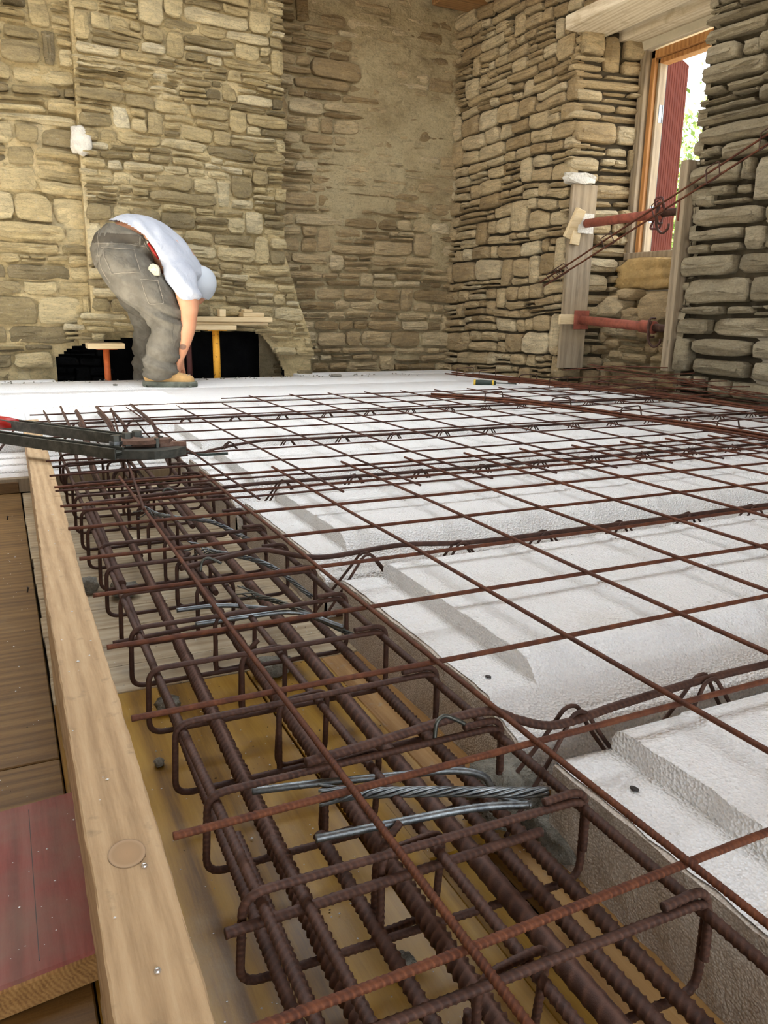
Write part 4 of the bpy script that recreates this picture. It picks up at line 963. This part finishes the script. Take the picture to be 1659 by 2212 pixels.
# ------------------------------------------------------------------ small loose things
for i, (x, y, z, sx, sy_, sz, lb) in enumerate(((-.135, 1.255, -.135, .022, .018, .014, 'grey concrete lump at the left edge of the cage, halfway up'), (-.070, 1.20, -.136, .026, .02, .014, 'grey concrete lump under the cage bars, halfway up'),
        (.095, .745, -.137, .030, .022, .012, 'mossy grey mortar lump under the thick smooth bar'), (-.118, .548, -.145, .006, .006, .005, 'tiny grey crumb on the yellow boards by the edge board'),
        (-.080, .690, -.140, .017, .014, .009, 'grey crumb between the left bars of the cage'), (.020, .128, -.143, .010, .012, .006, 'dark round crumb on the yellow boards near the camera'),
        (.225, .278, -.118, .040, .034, .036, 'rough dark concrete chunk in the gap between the two nearest foam rows'), (.250, .215, -.135, .024, .05, .016, 'splintered grey concrete sliver beside the nearest foam corner'),
        (1.75, 4.55, -.012, .035, .02, .010, 'small grey stone on the far foam near the chimney foot'), (.32, 4.30, -.014, .012, .01, .005, 'small dark crumb left of the boot on the far foam'))):
    V, Fc = rock(x, y, z, sx, sy_, sz, 300 + i, .5, 3); put('concrete_lump', V, Fc, MAT['concrete'], None, True, label=lb, cat='rubble')
def nail(x, y, z, lb, r=.004, h=.006, tilt=.3):
    V, Fc = join([tube([(x, y, z - .003), (x + tilt * h, y, z + h)], .0016, 8), tube([(x + tilt * h, y, z + h), (x + tilt * h * 1.3, y, z + h + .0014)], r, 12)]); put('nail', V, Fc, MAT['nail'], None, label=lb, cat='nail')
nail(.281, .139, -.049, 'dark nail head in the ledge of the nearest foam row', .0048, .004); nail(.285, .415, -.049, 'dark nail head in the ledge of the second foam row', .004, .003)
nail(-.247, 1.30, ZF, 'bent nail standing in the brown panel by the edge board', .003, .009); nail(-.275, 1.93, ZF, 'nail standing near the far end of the brown panel', .003, .009)
sdv = empty('screwdriver', (2.42, 3.735, -.008), 'screwdriver with black and yellow handle on the far foam near the right wall', 'screwdriver')
a, b, c_ = np.array([2.345, 3.79, -.004]), np.array([2.455, 3.712, -.004]), np.array([2.555, 3.642, -.006]); d_ = b - a
V, Fc = tube([a, a + d_ * .08, a + d_ * .3, a + d_ * .7, a + d_ * .9, b], np.array([.010, .0155, .0165, .0145, .0155, .009]), 16); put('handle', V, Fc, MAT['tool_black'], sdv, True)
for t in (.0, .82): V, Fc = tube([a + d_ * t, a + d_ * (t + .09)], .0168, 16); put('ring', V, Fc, MAT['tool_yellow'], sdv, True)
V, Fc = tube([b, c_ - (c_ - b) * .1, c_], np.array([.0035, .0035, .0045]), 8); put('blade', V, Fc, MAT['steel_dark'], sdv, True)
# crumbs of foam and grit: uncountable specks
def crumbs(name, n, reg, mat, label, r=(.0006, .0022), seed=1):
    R = random.Random(seed); parts = []
    for _ in range(n):
        x0, x1, y0, y1, z = reg[R.randrange(len(reg))]; x, y = R.uniform(x0, x1), R.uniform(y0, y1); q = R.uniform(*r) * (1.6 if R.random() < .1 else 1)
        V = np.array([(1, 0, 0), (-1, 0, 0), (0, 1, 0), (0, -1, 0), (0, 0, 1), (0, 0, -.6)]) * q * np.array([R.uniform(.7, 1.5), R.uniform(.7, 1.5), .8]) + np.array([x, y, z + q * .4])
        parts.append((V, [(0, 2, 4), (2, 1, 4), (1, 3, 4), (3, 0, 4), (2, 0, 5), (1, 2, 5), (3, 1, 5), (0, 3, 5)]))
    V, Fc = join(parts); put(name, V, Fc, MAT[mat], None, label=label, cat='debris', kind='stuff')
crumbs('foam_crumbs', 800, [(-.172, .25, -.2, 1.3, ZF)] * 12 + [(-.6, -.24, .0, 2.0, ZF)] * 8 + [(-.4, -.22, .25, .47, -.121)] + [(-.225, -.178, -.1, 1.5, -.002)], 'foam', 'white polystyrene crumbs scattered over boards and shuttering', (.0004, .0011), 2)
crumbs('grit', 500, [(-.172, .25, -.2, 1.6, ZF)] * 2 + [(-.6, -.24, .0, 2.0, ZF)] + [(.45, 2.4, .5, 1.6, -.020)] + [(-.8, 2.2, 4.2, 4.66, -.019)] * 2, 'nail', 'fine dark grit on the deck and the foam', (.0004, .0012), 3)
crumbs('dust_lumps', 160, [(-.9, 2.4, 4.50, 4.68, -.019)], 'concrete', 'small earth crumbs along the far edge of the foam', (.002, .007), 4)

# ------------------------------------------------------------------ the worker
PO = np.array([.5882, 4.1584, 0.0]); PS = np.array([.9029, -.4298, 0]); PD_ = np.array([.4298, .9029, 0])
def Wp(s, d, z): return PO + PS * s + PD_ * d + np.array([0, 0, z])
def limb(pts, n=6, asp=None, nseg=20):
    """pts: (s, d, z, r[, depth aspect]); rounded ends"""
    P = [Wp(*p[:3]) for p in pts]; r = [p[3] for p in pts]; a = [p[4] if len(p) > 4 else 1.0 for p in pts]
    Q = spline(np.hstack([np.array(P), np.array(r)[:, None], np.array(a)[:, None]]), n)
    P, r, a = Q[:, :3], Q[:, 3], Q[:, 4]
    t0 = (P[0] - P[1]) / np.linalg.norm(P[0] - P[1]); t1 = (P[-1] - P[-2]) / np.linalg.norm(P[-1] - P[-2])
    ks = [.98, .85, .6, .3]; capA = [P[0] + t0 * r[0] * k * .8 for k in ks][::-1]; capB = [P[-1] + t1 * r[-1] * k * .8 for k in ks]
    ra = [r[0] * math.sqrt(1 - k * k) for k in ks][::-1]; rb = [r[-1] * math.sqrt(1 - k * k) for k in ks]
    P = np.vstack([capA, P, capB]); r = np.concatenate([ra, r, rb]); a = np.concatenate([[a[0]] * 4, a, [a[-1]] * 4])
    return tube(P, r, nseg, aspect=a, axis=PD_)
def ball(s, d, z, rs, rd, rz, n=3, tilt=0.0):
    import bmesh
    bm = bmesh.new(); bmesh.ops.create_icosphere(bm, subdivisions=n, radius=1); V = np.array([v.co[:] for v in bm.verts]); Fc = [[v.index for v in f.verts] for f in bm.faces]; bm.free()
    a = V[:, 0] * rs; b = V[:, 1] * rd; c = V[:, 2] * rz; ct, st_ = math.cos(tilt), math.sin(tilt); a, c = a * ct + c * st_, -a * st_ + c * ct
    return PO + PS * s + PD_ * d + np.array([0, 0, z]) + a[:, None] * PS + b[:, None] * PD_ + c[:, None] * np.array([0, 0, 1.0]), Fc
def fused(name, parts, voxel, mat, parent, smooth_it=4, sf=.5, post=None, **kw):
    V, Fc = join(parts); me = mesh(name, V, Fc); o = bpy.data.objects.new('tmp', me); COL.objects.link(o)
    m = o.modifiers.new('r', 'REMESH'); m.mode = 'VOXEL'; m.voxel_size = voxel
    m2 = o.modifiers.new('s', 'SMOOTH'); m2.iterations = smooth_it; m2.factor = sf
    dg = bpy.context.evaluated_depsgraph_get(); ev = o.evaluated_get(dg); me2 = bpy.data.meshes.new_from_object(ev)
    bpy.data.objects.remove(o)
    Vn = np.zeros(len(me2.vertices) * 3, dtype=np.float32); me2.vertices.foreach_get('co', Vn); Vn = Vn.reshape(-1, 3).astype(float)
    Fl = [tuple(p.vertices) for p in me2.polygons]
    if post is not None: Vn, Fl = post(Vn, Fl)
    return put(name, Vn, Fl, mat, parent, True, **kw), Vn, Fl
def to_sdz(V):
    q = V - PO; return q @ PS, q @ PD_, q[:, 2]
person = empty('person', tuple(Wp(-.1, .2, -.02)), 'person in grey work trousers and pale T-shirt bending down with one hand at the ground', 'person')
# skin material with a small dark tattoo on the near forearm
M = Mat('skin', .55, 0, .3); tat = tuple(Wp(.083, .012, .200)); p = M.pos()
M.b.inputs['Subsurface Weight'].default_value = .06
dist = M.n('VectorMath', {0: M.n('VectorMath', {0: p, 1: M.n('CombineXYZ', {'X': tat[0], 'Y': tat[1], 'Z': tat[2]}).outputs[0]}, operation='SUBTRACT').outputs[0], 1: (1, .6, 1.3)}, operation='MULTIPLY').outputs[0]
ln = M.n('VectorMath', {0: dist}, operation='LENGTH').outputs['Value']
skin = M.ramp(M.noise(p, 9, 4), [(.3, (.50, .22, .12)), (.7, (.62, .31, .18))])
M.col(M.mix(M.map(M.math('ADD', ln, M.math('MULTIPLY', M.noise(p, 60, 3), .012)), .030, .024, 0, .8), skin, (.10, .07, .06))); M.bump(M.noise(p, 220, 3), .1, .001); MAT['skin'] = M.m
def cloth(name, c1, c2, sc=16, b=.5, bd=.012, dirt=None):
    M = Mat(name, .92, 0, .12); p = M.pos(); base = M.ramp(M.noise(p, sc, 5, .6), [(.3, c1), (.7, c2)])
    if dirt: base = M.mix(M.map(M.noise(p, 7, 5, .6), .52, .75, 0, .55), base, dirt)
    M.col(base); fold = M.n('TexNoise', {'Vector': p, 'Scale': 11, 'Detail': 3, 'Distortion': 1.6}).outputs['Fac']
    M.bump(M.math('ADD', fold, M.math('MULTIPLY', M.noise(p, 500, 2), .06)), b, bd); return M.m
MAT['trousers'] = cloth('grey_work_cloth', (.105, .094, .074), (.155, .139, .112), 14, .6, .016, (.19, .17, .135))
MAT['trousers_dark'] = cloth('darker_grey_yoke', (.060, .050, .038), (.085, .073, .056), 14, .4, .01)
MAT['tshirt'] = cloth('pale_blue_white_cotton', (.37, .39, .45), (.46, .48, .53), 6, .55, .014)
MAT['cap'] = cloth('pale_cap_cotton', (.42, .45, .49), (.48, .51, .55), 6, .2, .004)
MAT['stitch'] = plain('pale_thread', (.36, .31, .24), .9)
MAT['suede'] = plain('tan_suede', (.52, .32, .13), .95, 0, 18, .35, .5, .004)
MAT['sole'] = plain('grey_green_rubber', (.17, .18, .14), .8, 0, 30, .45, .5, .005)
MAT['hair'] = plain('dark_brown_hair', (.05, .03, .02), .8, 0, 80, .4, .6, .004)

sk = []
# torso, neck, head
sk.append(limb([(-.27, .22, .745, .115, 1.30), (-.215, .215, .800, .094, 1.50), (-.13, .215, .800, .088, 1.6), (-.05, .22, .745, .095, 1.6), (.015, .23, .665, .105, 1.55), (.06, .245, .590, .095, 1.6)]))
sk.append(limb([(.05, .255, .60, .055), (.095, .27, .545, .050), (.11, .275, .52, .052)]))
hd = (.115, .285, .535)
sk.append(ball(*hd, .088, .074, .098, 3, .7)); sk.append(ball(hd[0] - .012, hd[1], hd[2] - .050, .060, .060, .066, 3, .5))
# face looks down and back towards the feet
fd = np.array([-.55, -.83]); fd = fd / np.linalg.norm(fd)
def face(a, b, c):  # a outwards along the gaze, b sideways (depth), c towards the crown
    gx, gz = fd; ux, uz = .83, -.55
    return (hd[0] + gx * a + ux * c, hd[1] + b, hd[2] + gz * a + uz * c)
sk.append(ball(*face(.092, 0, -.012), .014, .013, .022, 2, .7)); sk.append(ball(*face(.084, 0, -.044), .014, .024, .010, 2, .7)); sk.append(ball(*face(.066, 0, -.078), .024, .024, .022, 2, .7))
for sgn in (-1, 1):
    sk.append(ball(*face(.008, sgn * .078, -.012), .020, .009, .030, 2, .7)); sk.append(ball(*face(.076, sgn * .032, .022), .016, .022, .008, 2, .7))
# shoulders and arms
NA_ = [(.055, .105, .600, .058), (.092, .070, .545, .062), (.114, .045, .470, .060), (.122, .035, .410, .051), (.120, .030, .350, .044), (.110, .030, .295, .043), (.096, .035, .240, .036), (.078, .045, .185, .027), (.058, .055, .142, .0225)]
FA_ = [(.050, .40, .600, .058), (.050, .42, .54, .056), (.045, .43, .47, .050), (.035, .43, .36, .041), (.020, .41, .29, .040), (.005, .38, .22, .031), (-.005, .35, .155, .0235), (-.010, .335, .128, .0220)]
sk.append(limb(NA_)); sk.append(limb(FA_))
def hand(w, k, sd):
    """w wrist point (s,d,z), k knuckle direction; fingers point down, thumb on the side sd"""
    out = []; w = np.array(w); dn = np.array(k); dn = dn / np.linalg.norm(dn); ax = np.array([0, 1.0, 0])
    nrm = np.cross(dn, ax)
    palm = [w, w + dn * .03, w + dn * .062, w + dn * .078]
    out.append(limb([(*palm[0], .020, 1.2), (*palm[1], .0165, 2.0), (*palm[2], .0150, 2.6), (*palm[3], .012, 2.9)], nseg=18))
    for i, (o, L, cu) in enumerate(((-.0315, .060, .35), (-.0105, .070, .30), (.0105, .066, .38), (.0315, .052, .5))):
        b = w + dn * .074 + ax * o; f1 = dn + nrm * cu * .25; f2 = dn + nrm * cu * .9; f3 = dn + nrm * cu * 1.8
        p1 = b + f1 / np.linalg.norm(f1) * L * .42; p2 = p1 + f2 / np.linalg.norm(f2) * L * .33; p3 = p2 + f3 / np.linalg.norm(f3) * L * .25
        out.append(limb([(*b, .0082), (*p1, .0078), (*p2, .0070), (*p3, .0060)], 4, nseg=10))
    b = w + dn * .022 + ax * sd * .020; p1 = b + dn * .026 + ax * sd * .020 + nrm * .010; p2 = p1 + dn * .026 + ax * sd * .006 + nrm * .012; p3 = p2 + dn * .018 + nrm * .006
    out.append(limb([(*b, .0115), (*p1, .0098), (*p2, .0085), (*p3, .0068)], 4, nseg=10)); return out
sk += hand((.056, .056, .138), (-.22, .10, -.97), 1); sk += hand((-.010, .335, .125), (.05, -.12, -.97), -1)
# legs inside the trousers
RL = [(-.275, .095, .655, .095), (-.165, .075, .520, .080), (-.03, .045, .360, .058), (-.02, .03, .25, .055), (-.05, .015, .10, .042), (-.055, .01, .035, .040)]
LL = [(-.315, .315, .640, .095), (-.275, .40, .480, .078), (-.235, .465, .335, .057), (-.27, .52, .15, .052), (-.285, .54, -.03, .040), (-.285, .54, -.10, .04)]
sk.append(limb(RL)); sk.append(limb(LL))
body, bV, bF = fused('body', sk, .0055, MAT['skin'], person, 3, .5)

tr = [limb([(-.145, .215, .735, .122, 1.40), (-.205, .215, .765, .115, 1.50), (-.265, .21, .752, .132, 1.40), (-.300, .205, .700, .142, 1.32), (-.295, .20, .645, .130, 1.30)]),
      limb([(-.280, .105, .665, .128), (-.200, .085, .580, .136), (-.092, .07, .470, .124), (-.020, .05, .370, .102), (.000, .035, .300, .090), (-.018, .03, .215, .090), (-.042, .02, .120, .093), (-.050, .01, .060, .095)], nseg=26),
      limb([(-.325, .305, .640, .125), (-.300, .36, .545, .108), (-.270, .42, .440, .094), (-.240, .465, .340, .084), (-.250, .50, .250, .080), (-.268, .52, .150, .082), (-.275, .535, .02, .085), (-.275, .535, -.06, .085)], nseg=26)]
def folds(V, Fl):
    s, d, z = to_sdz(V)
    c = V.mean(0); nrm_ = np.zeros_like(V)
    me = mesh('t', V, Fl); n = np.zeros(len(V) * 3, dtype=np.float32); me.vertices.foreach_get('normal', n); n = n.reshape(-1, 3); bpy.data.meshes.remove(me)
    k = np.clip((.52 - z) / .2, 0, 1); kn = np.exp(-((z - .36) / .05) ** 2); hm = np.exp(-((z - .10) / .06) ** 2)
    ph = z * 70 + s * 34 + 5 * fbm(s * 8, d * 8, z * 7, 3)
    a = np.sin(ph) ** 3; V = V + n * (a * (.013 * kn + .010 * hm + .003) + .005 * k * (fbm(s * 16, d * 9, z * 9, 3) - .5) * 4 + .0035 * (1 - k) * (fbm(s * 12, d * 12, z * 12, 3) - .5) * 2)[:, None]
    s, d, z = to_sdz(V); cs = np.array([[s[list(f)].mean(), z[list(f)].mean()] for f in Fl])
    cut = cs[:, 1] > np.interp(cs[:, 0], [-.46, -.40, -.34, -.28, -.19, -.12, -.07, -.03], [.80, .838, .852, .848, .818, .785, .735, .62])
    Fl = [f for f, c_ in zip(Fl, cut) if not c_]
    V[:, 2] = np.where((z < .035) & (d < .30), np.maximum(V[:, 2], .026 + .008 * np.sin(s * 40)), V[:, 2])
    return V, Fl
trou, tV, tF = fused('trousers', tr, .0085, MAT['trousers'], person, 3, .5, folds)
shp = [limb([(-.285, .215, .806, .085, 1.62), (-.19, .212, .812, .099, 1.66), (-.11, .215, .782, .106, 1.72), (-.04, .22, .722, .116, 1.66), (.02, .235, .645, .118, 1.62), (.058, .25, .580, .108, 1.62), (.075, .255, .535, .085, 1.3)], nseg=30),
       limb([(.045, .110, .605, .082), (.085, .072, .560, .078), (.115, .050, .500, .068), (.123, .042, .475, .066)], nseg=22), limb([(.045, .40, .605, .080), (.050, .42, .55, .074), (.046, .43, .49, .066), (.044, .43, .47, .064)], nseg=22)]
def shirt_post(V, Fl):
    me = mesh('t', V, Fl); n = np.zeros(len(V) * 3, dtype=np.float32); me.vertices.foreach_get('normal', n); n = n.reshape(-1, 3); bpy.data.meshes.remove(me)
    s, d, z = to_sdz(V); V = V + n * ((fbm(s * 9 + z * 6, d * 5, z * 3 - s * 6, 3) - .5) * .022 + .008 * np.sin((s * .75 + z * .65) * 95 + 6 * fbm(s * 5, d * 7, z * 5, 2)) * np.clip((fbm(s * 6, d * 6, z * 6, 2) - .4) * 3, 0, 1))[:, None]
    # open hem and open sleeve ends
    s, d, z = to_sdz(V); cen = np.array([[s[list(f)].mean(), d[list(f)].mean(), z[list(f)].mean()] for f in Fl])
    hem_cut = cen[:, 2] < np.interp(cen[:, 0], [-.40, -.33, -.26, -.20, -.15, -.10, -.06, -.03, .0, .03, .05], [.874, .872, .864, .846, .818, .785, .735, .67, .56, .44, .2])
    slv = ((cen[:, 2] < .452 + .10 * (.123 - cen[:, 0])) & (cen[:, 0] > .03) & (np.abs(cen[:, 1] - .25) > .13))
    return V, [f for f, a, b in zip(Fl, hem_cut, slv) if not (a or b)]
shirt, sV, sF = fused('tshirt', shp, .0085, MAT['tshirt'], person, 3, .5, shirt_post)
sol = shirt.modifiers.new('thick', 'SOLIDIFY'); sol.thickness = .0025; sol.offset = -1
# cap over the crown of the hanging head
V, Fc = ball(hd[0] + .008, hd[1], hd[2] + .004, .100, .088, .110, 4, .7)
s_, d_, z_ = to_sdz(V); keep = [f for f in Fc if ((s_[f].mean() - hd[0]) * fd[0] + (z_[f].mean() - hd[2]) * fd[1]) < .035]
capo = put('cap', V, keep, MAT['cap'], person, True, label='pale cap')
ck = [face(.045 + .06 * t, 0, .04 - .01 * t) for t in (0, .5, 1)]
V, Fc = limb([(*ck[0], .052, 1.2), (*ck[1], .050, 1.2), (*ck[2], .040, 1.2)], 3); c = np.mean(V, 0); nrm3 = Wp(*face(0, 0, 1)) - Wp(*face(0, 0, 0)); nrm3 /= np.linalg.norm(nrm3); V = V - ((V - c) @ nrm3)[:, None] * nrm3 * .93
put('visor', V, Fc, MAT['cap'], capo, True)
for sgn in (-1, 1):
    V, Fc = ball(*face(.080, sgn * .031, .006), .0085, .0115, .0085, 2); e_ = put('eye', V, Fc, MAT['screw'], person, True, label='eye')
# patches laid on the cloth by dropping them on the surface from the camera side
bvh = BVHTree.FromPolygons([tuple(v) for v in tV], tF)
bvh2 = BVHTree.FromPolygons([tuple(v) for v in sV], sF); bvh3 = BVHTree.FromPolygons([tuple(v) for v in bV], bF)
def drop(s, z, lift=.003):
    hs = [b.ray_cast(Vector(Wp(s, -.8, z)), Vector(PD_)) for b in ((bvh,) if lift < .011 else (bvh, bvh2, bvh3))]
    hs = [q for q in hs if q[0] is not None]; h = min(hs, key=lambda q: q[3]) if hs else (None, None)
    if h[0] is None: return (None, None)
    nn = np.array(h[1]); nn = nn if nn @ PD_ < 0 else -nn
    return (np.array(h[0]) + nn * lift, nn)
def quad_patch(corners, nu=12, nv=10, lift=.003):
    c = np.array(corners, float); V = np.full(((nu + 1) * (nv + 1), 3), np.nan)
    for i in range(nu + 1):
        for j in range(nv + 1):
            u, v = i / nu, j / nv; q = (c[0] * (1 - u) + c[1] * u) * (1 - v) + (c[3] * (1 - u) + c[2] * u) * v
            P, _ = drop(q[0], q[1], lift if 0 < i < nu and 0 < j < nv else -.001)
            if P is not None: V[i * (nv + 1) + j] = P
    Fc = []
    for i in range(nu):
        for j in range(nv):
            f = (i * (nv + 1) + j, i * (nv + 1) + j + 1, (i + 1) * (nv + 1) + j + 1, (i + 1) * (nv + 1) + j)
            if not np.isnan(V[list(f)]).any(): Fc.append(f)
    V = np.nan_to_num(V, nan=float(np.nanmean(V))); used = sorted(set(i for f in Fc for i in f)); m = {a: b for b, a in enumerate(used)}
    return V[used], [tuple(m[i] for i in f) for f in Fc]
def seam(pts, r=.0011, lift=.0015, closed=False):
    P = []
    for (a, b), (c, d2) in zip(pts[:-1], pts[1:]):
        for t in np.linspace(0, 1, 8, endpoint=False):
            q, _ = drop(a + (c - a) * t, b + (d2 - b) * t, lift)
            if q is not None and (not P or np.linalg.norm(q - P[-1]) < .06): P.append(q)
    return tube(np.array(P), r, 6) if len(P) > 2 else None
for nm, q in (('back_pocket', [(-.322, .714), (-.158, .705), (-.112, .590), (-.262, .578)]), ('cargo_pocket', [(-.112, .552), (-.030, .548), (.004, .430), (-.070, .425)])):
    V, Fc = quad_patch(q, lift=.0045); po = put(nm, V, Fc, MAT['trousers'], trou, True)
    r = seam(q + [q[0]], .0010, .0052)
    if r: put('stitching', *r, MAT['stitch'], trou, True)
# dark yoke and waistband
V, Fc = quad_patch([(-.405, .800), (-.115, .790), (-.100, .735), (-.432, .742)], 22, 6, .0018)
put('yoke', V, Fc, MAT['trousers_dark'], trou, True)
for pts in ([(-.425, .738), (-.30, .735), (-.18, .735), (-.09, .725)], [(-.36, .80), (-.35, .74), (-.345, .68), (-.325, .60), (-.28, .52)], [(-.125, .78), (-.09, .70), (-.06, .60), (-.01, .50), (.03, .42)], [(-.075, .50), (-.02, .475), (.0, .47)]):
    r = seam(pts)
    if r: put('seam', *r, MAT['stitch'], trou, True)
for s_c, zc2 in ((-.335, .80), (-.305, .80), (-.125, .76)):
    V, Fc = quad_patch([(s_c - .006, zc2 + .03), (s_c + .006, zc2 + .03), (s_c - .004, zc2 - .03), (s_c - .016, zc2 - .03)], 3, 6, .005)
    if len(Fc): put('belt_loop', V, Fc, MAT['trousers'], trou, True)
# boots
def boot(s0, s1, d0, zb2, label):
    L = s1 - s0; outl = []
    for i in range(28):
        t = i / 28 * 2 * PI; x = (math.cos(t) + 1) / 2; w = .043 + .010 * math.sin(min(max(x, 0), 1) * PI * .9) ; y = math.copysign(abs(math.sin(t)) ** .6, math.sin(t)) * w
        outl.append((s0 + L * x, d0 + y))
    V = []; n = 28
    lev = [(0, .97), (.006, 1.0), (.022, 1.0), (.030, .97)]
    for h, k in lev:
        for i, (a, b) in enumerate(outl): V.append(Wp(s0 + L / 2 + (a - s0 - L / 2) * k, d0 + (b - d0) * k, zb2 + h + (.003 if (i % 2 and h == 0) else 0)))
    Fc = [(r * n + i, r * n + (i + 1) % n, (r + 1) * n + (i + 1) % n, (r + 1) * n + i) for r in range(3) for i in range(n)] + [tuple(range(n))[::-1], tuple(3 * n + i for i in range(n))]
    bo = put('boot', np.array(V), Fc, MAT['sole'], person, True, label=label)
    V, Fc = join([limb([(s0 + .045, d0, zb2 + .062, .046), (s0 + L * .45, d0, zb2 + .050, .042), (s0 + L * .72, d0, zb2 + .036, .040), (s1 - .045, d0, zb2 + .031, .036)], 6), limb([(s0 + .055, d0, zb2 + .06, .045), (s0 + .065, d0, zb2 + .12, .043)], 4)])
    V[:, 2] = np.maximum(V[:, 2], zb2 + .018)
    o, _, _ = fused('upper', [(V, Fc)], .006, MAT['suede'], bo, 2)
    for k in range(5):
        t = .50 + .085 * k; V, Fc = tube([Wp(s0 + L * t, d0 - .018, zb2 + .090 - .045 * (t - .3)), Wp(s0 + L * t + .006, d0 + .018, zb2 + .092 - .045 * (t - .3))], .0022, 6); put('lace', V, Fc, MAT['stitch'], bo, True)
    for k in range(9):
        a = s0 + .02 + k * (L - .04) / 8.5; V, Fc = box(0, .014, 0, .006, 0, .010, .001); Mx = Matrix(((PS[0], PD_[0], 0, 0), (PS[1], PD_[1], 0, 0), (0, 0, 1, 0), (0, 0, 0, 1)))
        w = .047 if .25 < k / 9 < .9 else .036
        V = V @ np.array(Mx.to_3x3()).T + Wp(a, d0 - w - .009, zb2 + .001); put('tread_lug', V, Fc, MAT['sole'], bo)
    return bo
boot(-.150, .158, .012, -.019, 'tan suede boot with grey-green sole, nearer foot')
boot(-.375, -.07, .54, -.168, 'far boot, down behind the foam edge')
# things in his pockets
P0_, n0_ = drop(-.058, .600, .010)
if P0_ is None: P0_ = Wp(-.058, .0, .600)
Mx = Matrix(((PS[0], PD_[0], 0, 0), (PS[1], PD_[1], 0, 0), (0, 0, 1, 0), (0, 0, 0, 1)))
pr = [(-.028, -.030), (.026, -.030), (.029, -.012), (.027, .010), (.017, .025), (.0, .031), (-.016, .026), (-.027, .010)]
V = [(a, -.016, b) for a, b in pr] + [(a, .014, b) for a, b in pr]; n = len(pr); Fc = [tuple(range(n)), tuple(range(n, 2 * n))[::-1]] + [(i, n + i, n + (i + 1) % n, (i + 1) % n) for i in range(n)]
V = np.array(V) @ np.array(Mx.to_3x3()).T + P0_
tm = empty('tape_measure', tuple(P0_), 'cream tape measure clipped to the trouser pocket of the worker', 'tape measure')
put('case', V, Fc, MAT['cream'], tm)
V, Fc = tube([P0_ - PD_ * .0162, P0_ - PD_ * .019], .018, 20); put('round_badge', V, Fc, MAT['lintel_wood'], tm)
V, Fc = prism(P0_ - PD_ * .0195 - PS * .014, P0_ - PD_ * .0195 + PS * .014, .0015, .010, .0004); put('label_strip', V, Fc, MAT['plaster_lump'], tm)
A_, _ = drop(-.086, .748, .012); B_, _ = drop(-.034, .668, .012)
if A_ is not None and B_ is not None:
    mk = empty('red_marker', tuple(A_), 'red marker pencil stuck in the hip pocket of the worker', 'marker'); d_ = B_ - A_
    V, Fc = tube([A_, A_ + d_ * .5, B_], np.array([.0075, .0080, .0065]), 12); put('barrel', V, Fc, MAT['grip_red'], mk, True)
    V, Fc = tube([A_ - d_ * .12, A_ - d_ * .02, A_ + d_ * .0], np.array([.003, .006, .0065]), 12); put('tip', V, Fc, MAT['plaster_lump'], mk, True)

# ------------------------------------------------------------------ outside: trees seen through the window
def tree(x, y, z0, h, rad, n, seed, label):
    R = random.Random(seed); e = empty('tree', (x, y, z0), label, 'tree', None)
    V, Fc = tube(spline([(x, y, z0), (x + .1, y, z0 + h * .35), (x, y + .1, z0 + h * .8)], 6), np.linspace(.14, .03, 13), 10); put('trunk', V, Fc, MAT['bark'], e, True)
    for k in range(6):
        a = R.uniform(0, 2 * PI); q = z0 + h * R.uniform(.3, .6); V, Fc = tube([(x, y, q), (x + math.cos(a) * rad * .5, y + math.sin(a) * rad * .5, q + h * .15), (x + math.cos(a) * rad * .8, y + math.sin(a) * rad * .8, q + h * .22)], np.array([.05, .03, .012]), 7); put('branch', V, Fc, MAT['bark'], e, True)
    g = np.random.RandomState(seed); c = []
    cl = [(g.normal(0, 1, 3) * np.array([.45, .45, .38])) for _ in range(26)]
    ctr = np.array([cl[g.randint(26)] + g.normal(0, .16, 3) for _ in range(n)]); ctr = ctr * rad + np.array([x, y, z0 + h * .62])
    a = g.normal(0, 1, (n, 3)); a /= np.linalg.norm(a, axis=1, keepdims=True); b = np.cross(a, g.normal(0, 1, (n, 3))); b /= np.linalg.norm(b, axis=1, keepdims=True)
    s = g.uniform(.035, .075, (n, 1)); V = np.stack([ctr - a * s, ctr - b * s * .45, ctr + a * s, ctr + b * s * .45], 1).reshape(-1, 3)
    Fq = np.arange(4 * n).reshape(-1, 4); put('foliage', V, Fq, MAT['leaf'], e, kind='stuff')
tree(9.5, 9.6, -.9, 4.4, 1.9, 9000, 1, 'bright leafy tree outside the window, nearer one on the left')
tree(14.5, 13.6, -.9, 4.8, 2.2, 7000, 2, 'bright leafy tree outside, behind the first one')
tree(7.2, 6.6, -.9, 2.2, .9, 6000, 3, 'low sunlit bush outside the window')

V, Fc = rock(.292, 4.885, 1.335, .055, .022, .075, 402, .6, 3); put('plaster_smear', V, Fc, MAT['plaster_lump'], None, True, label='white plaster smear on the left edge of the chimney breast, above the worker', cat='plaster')
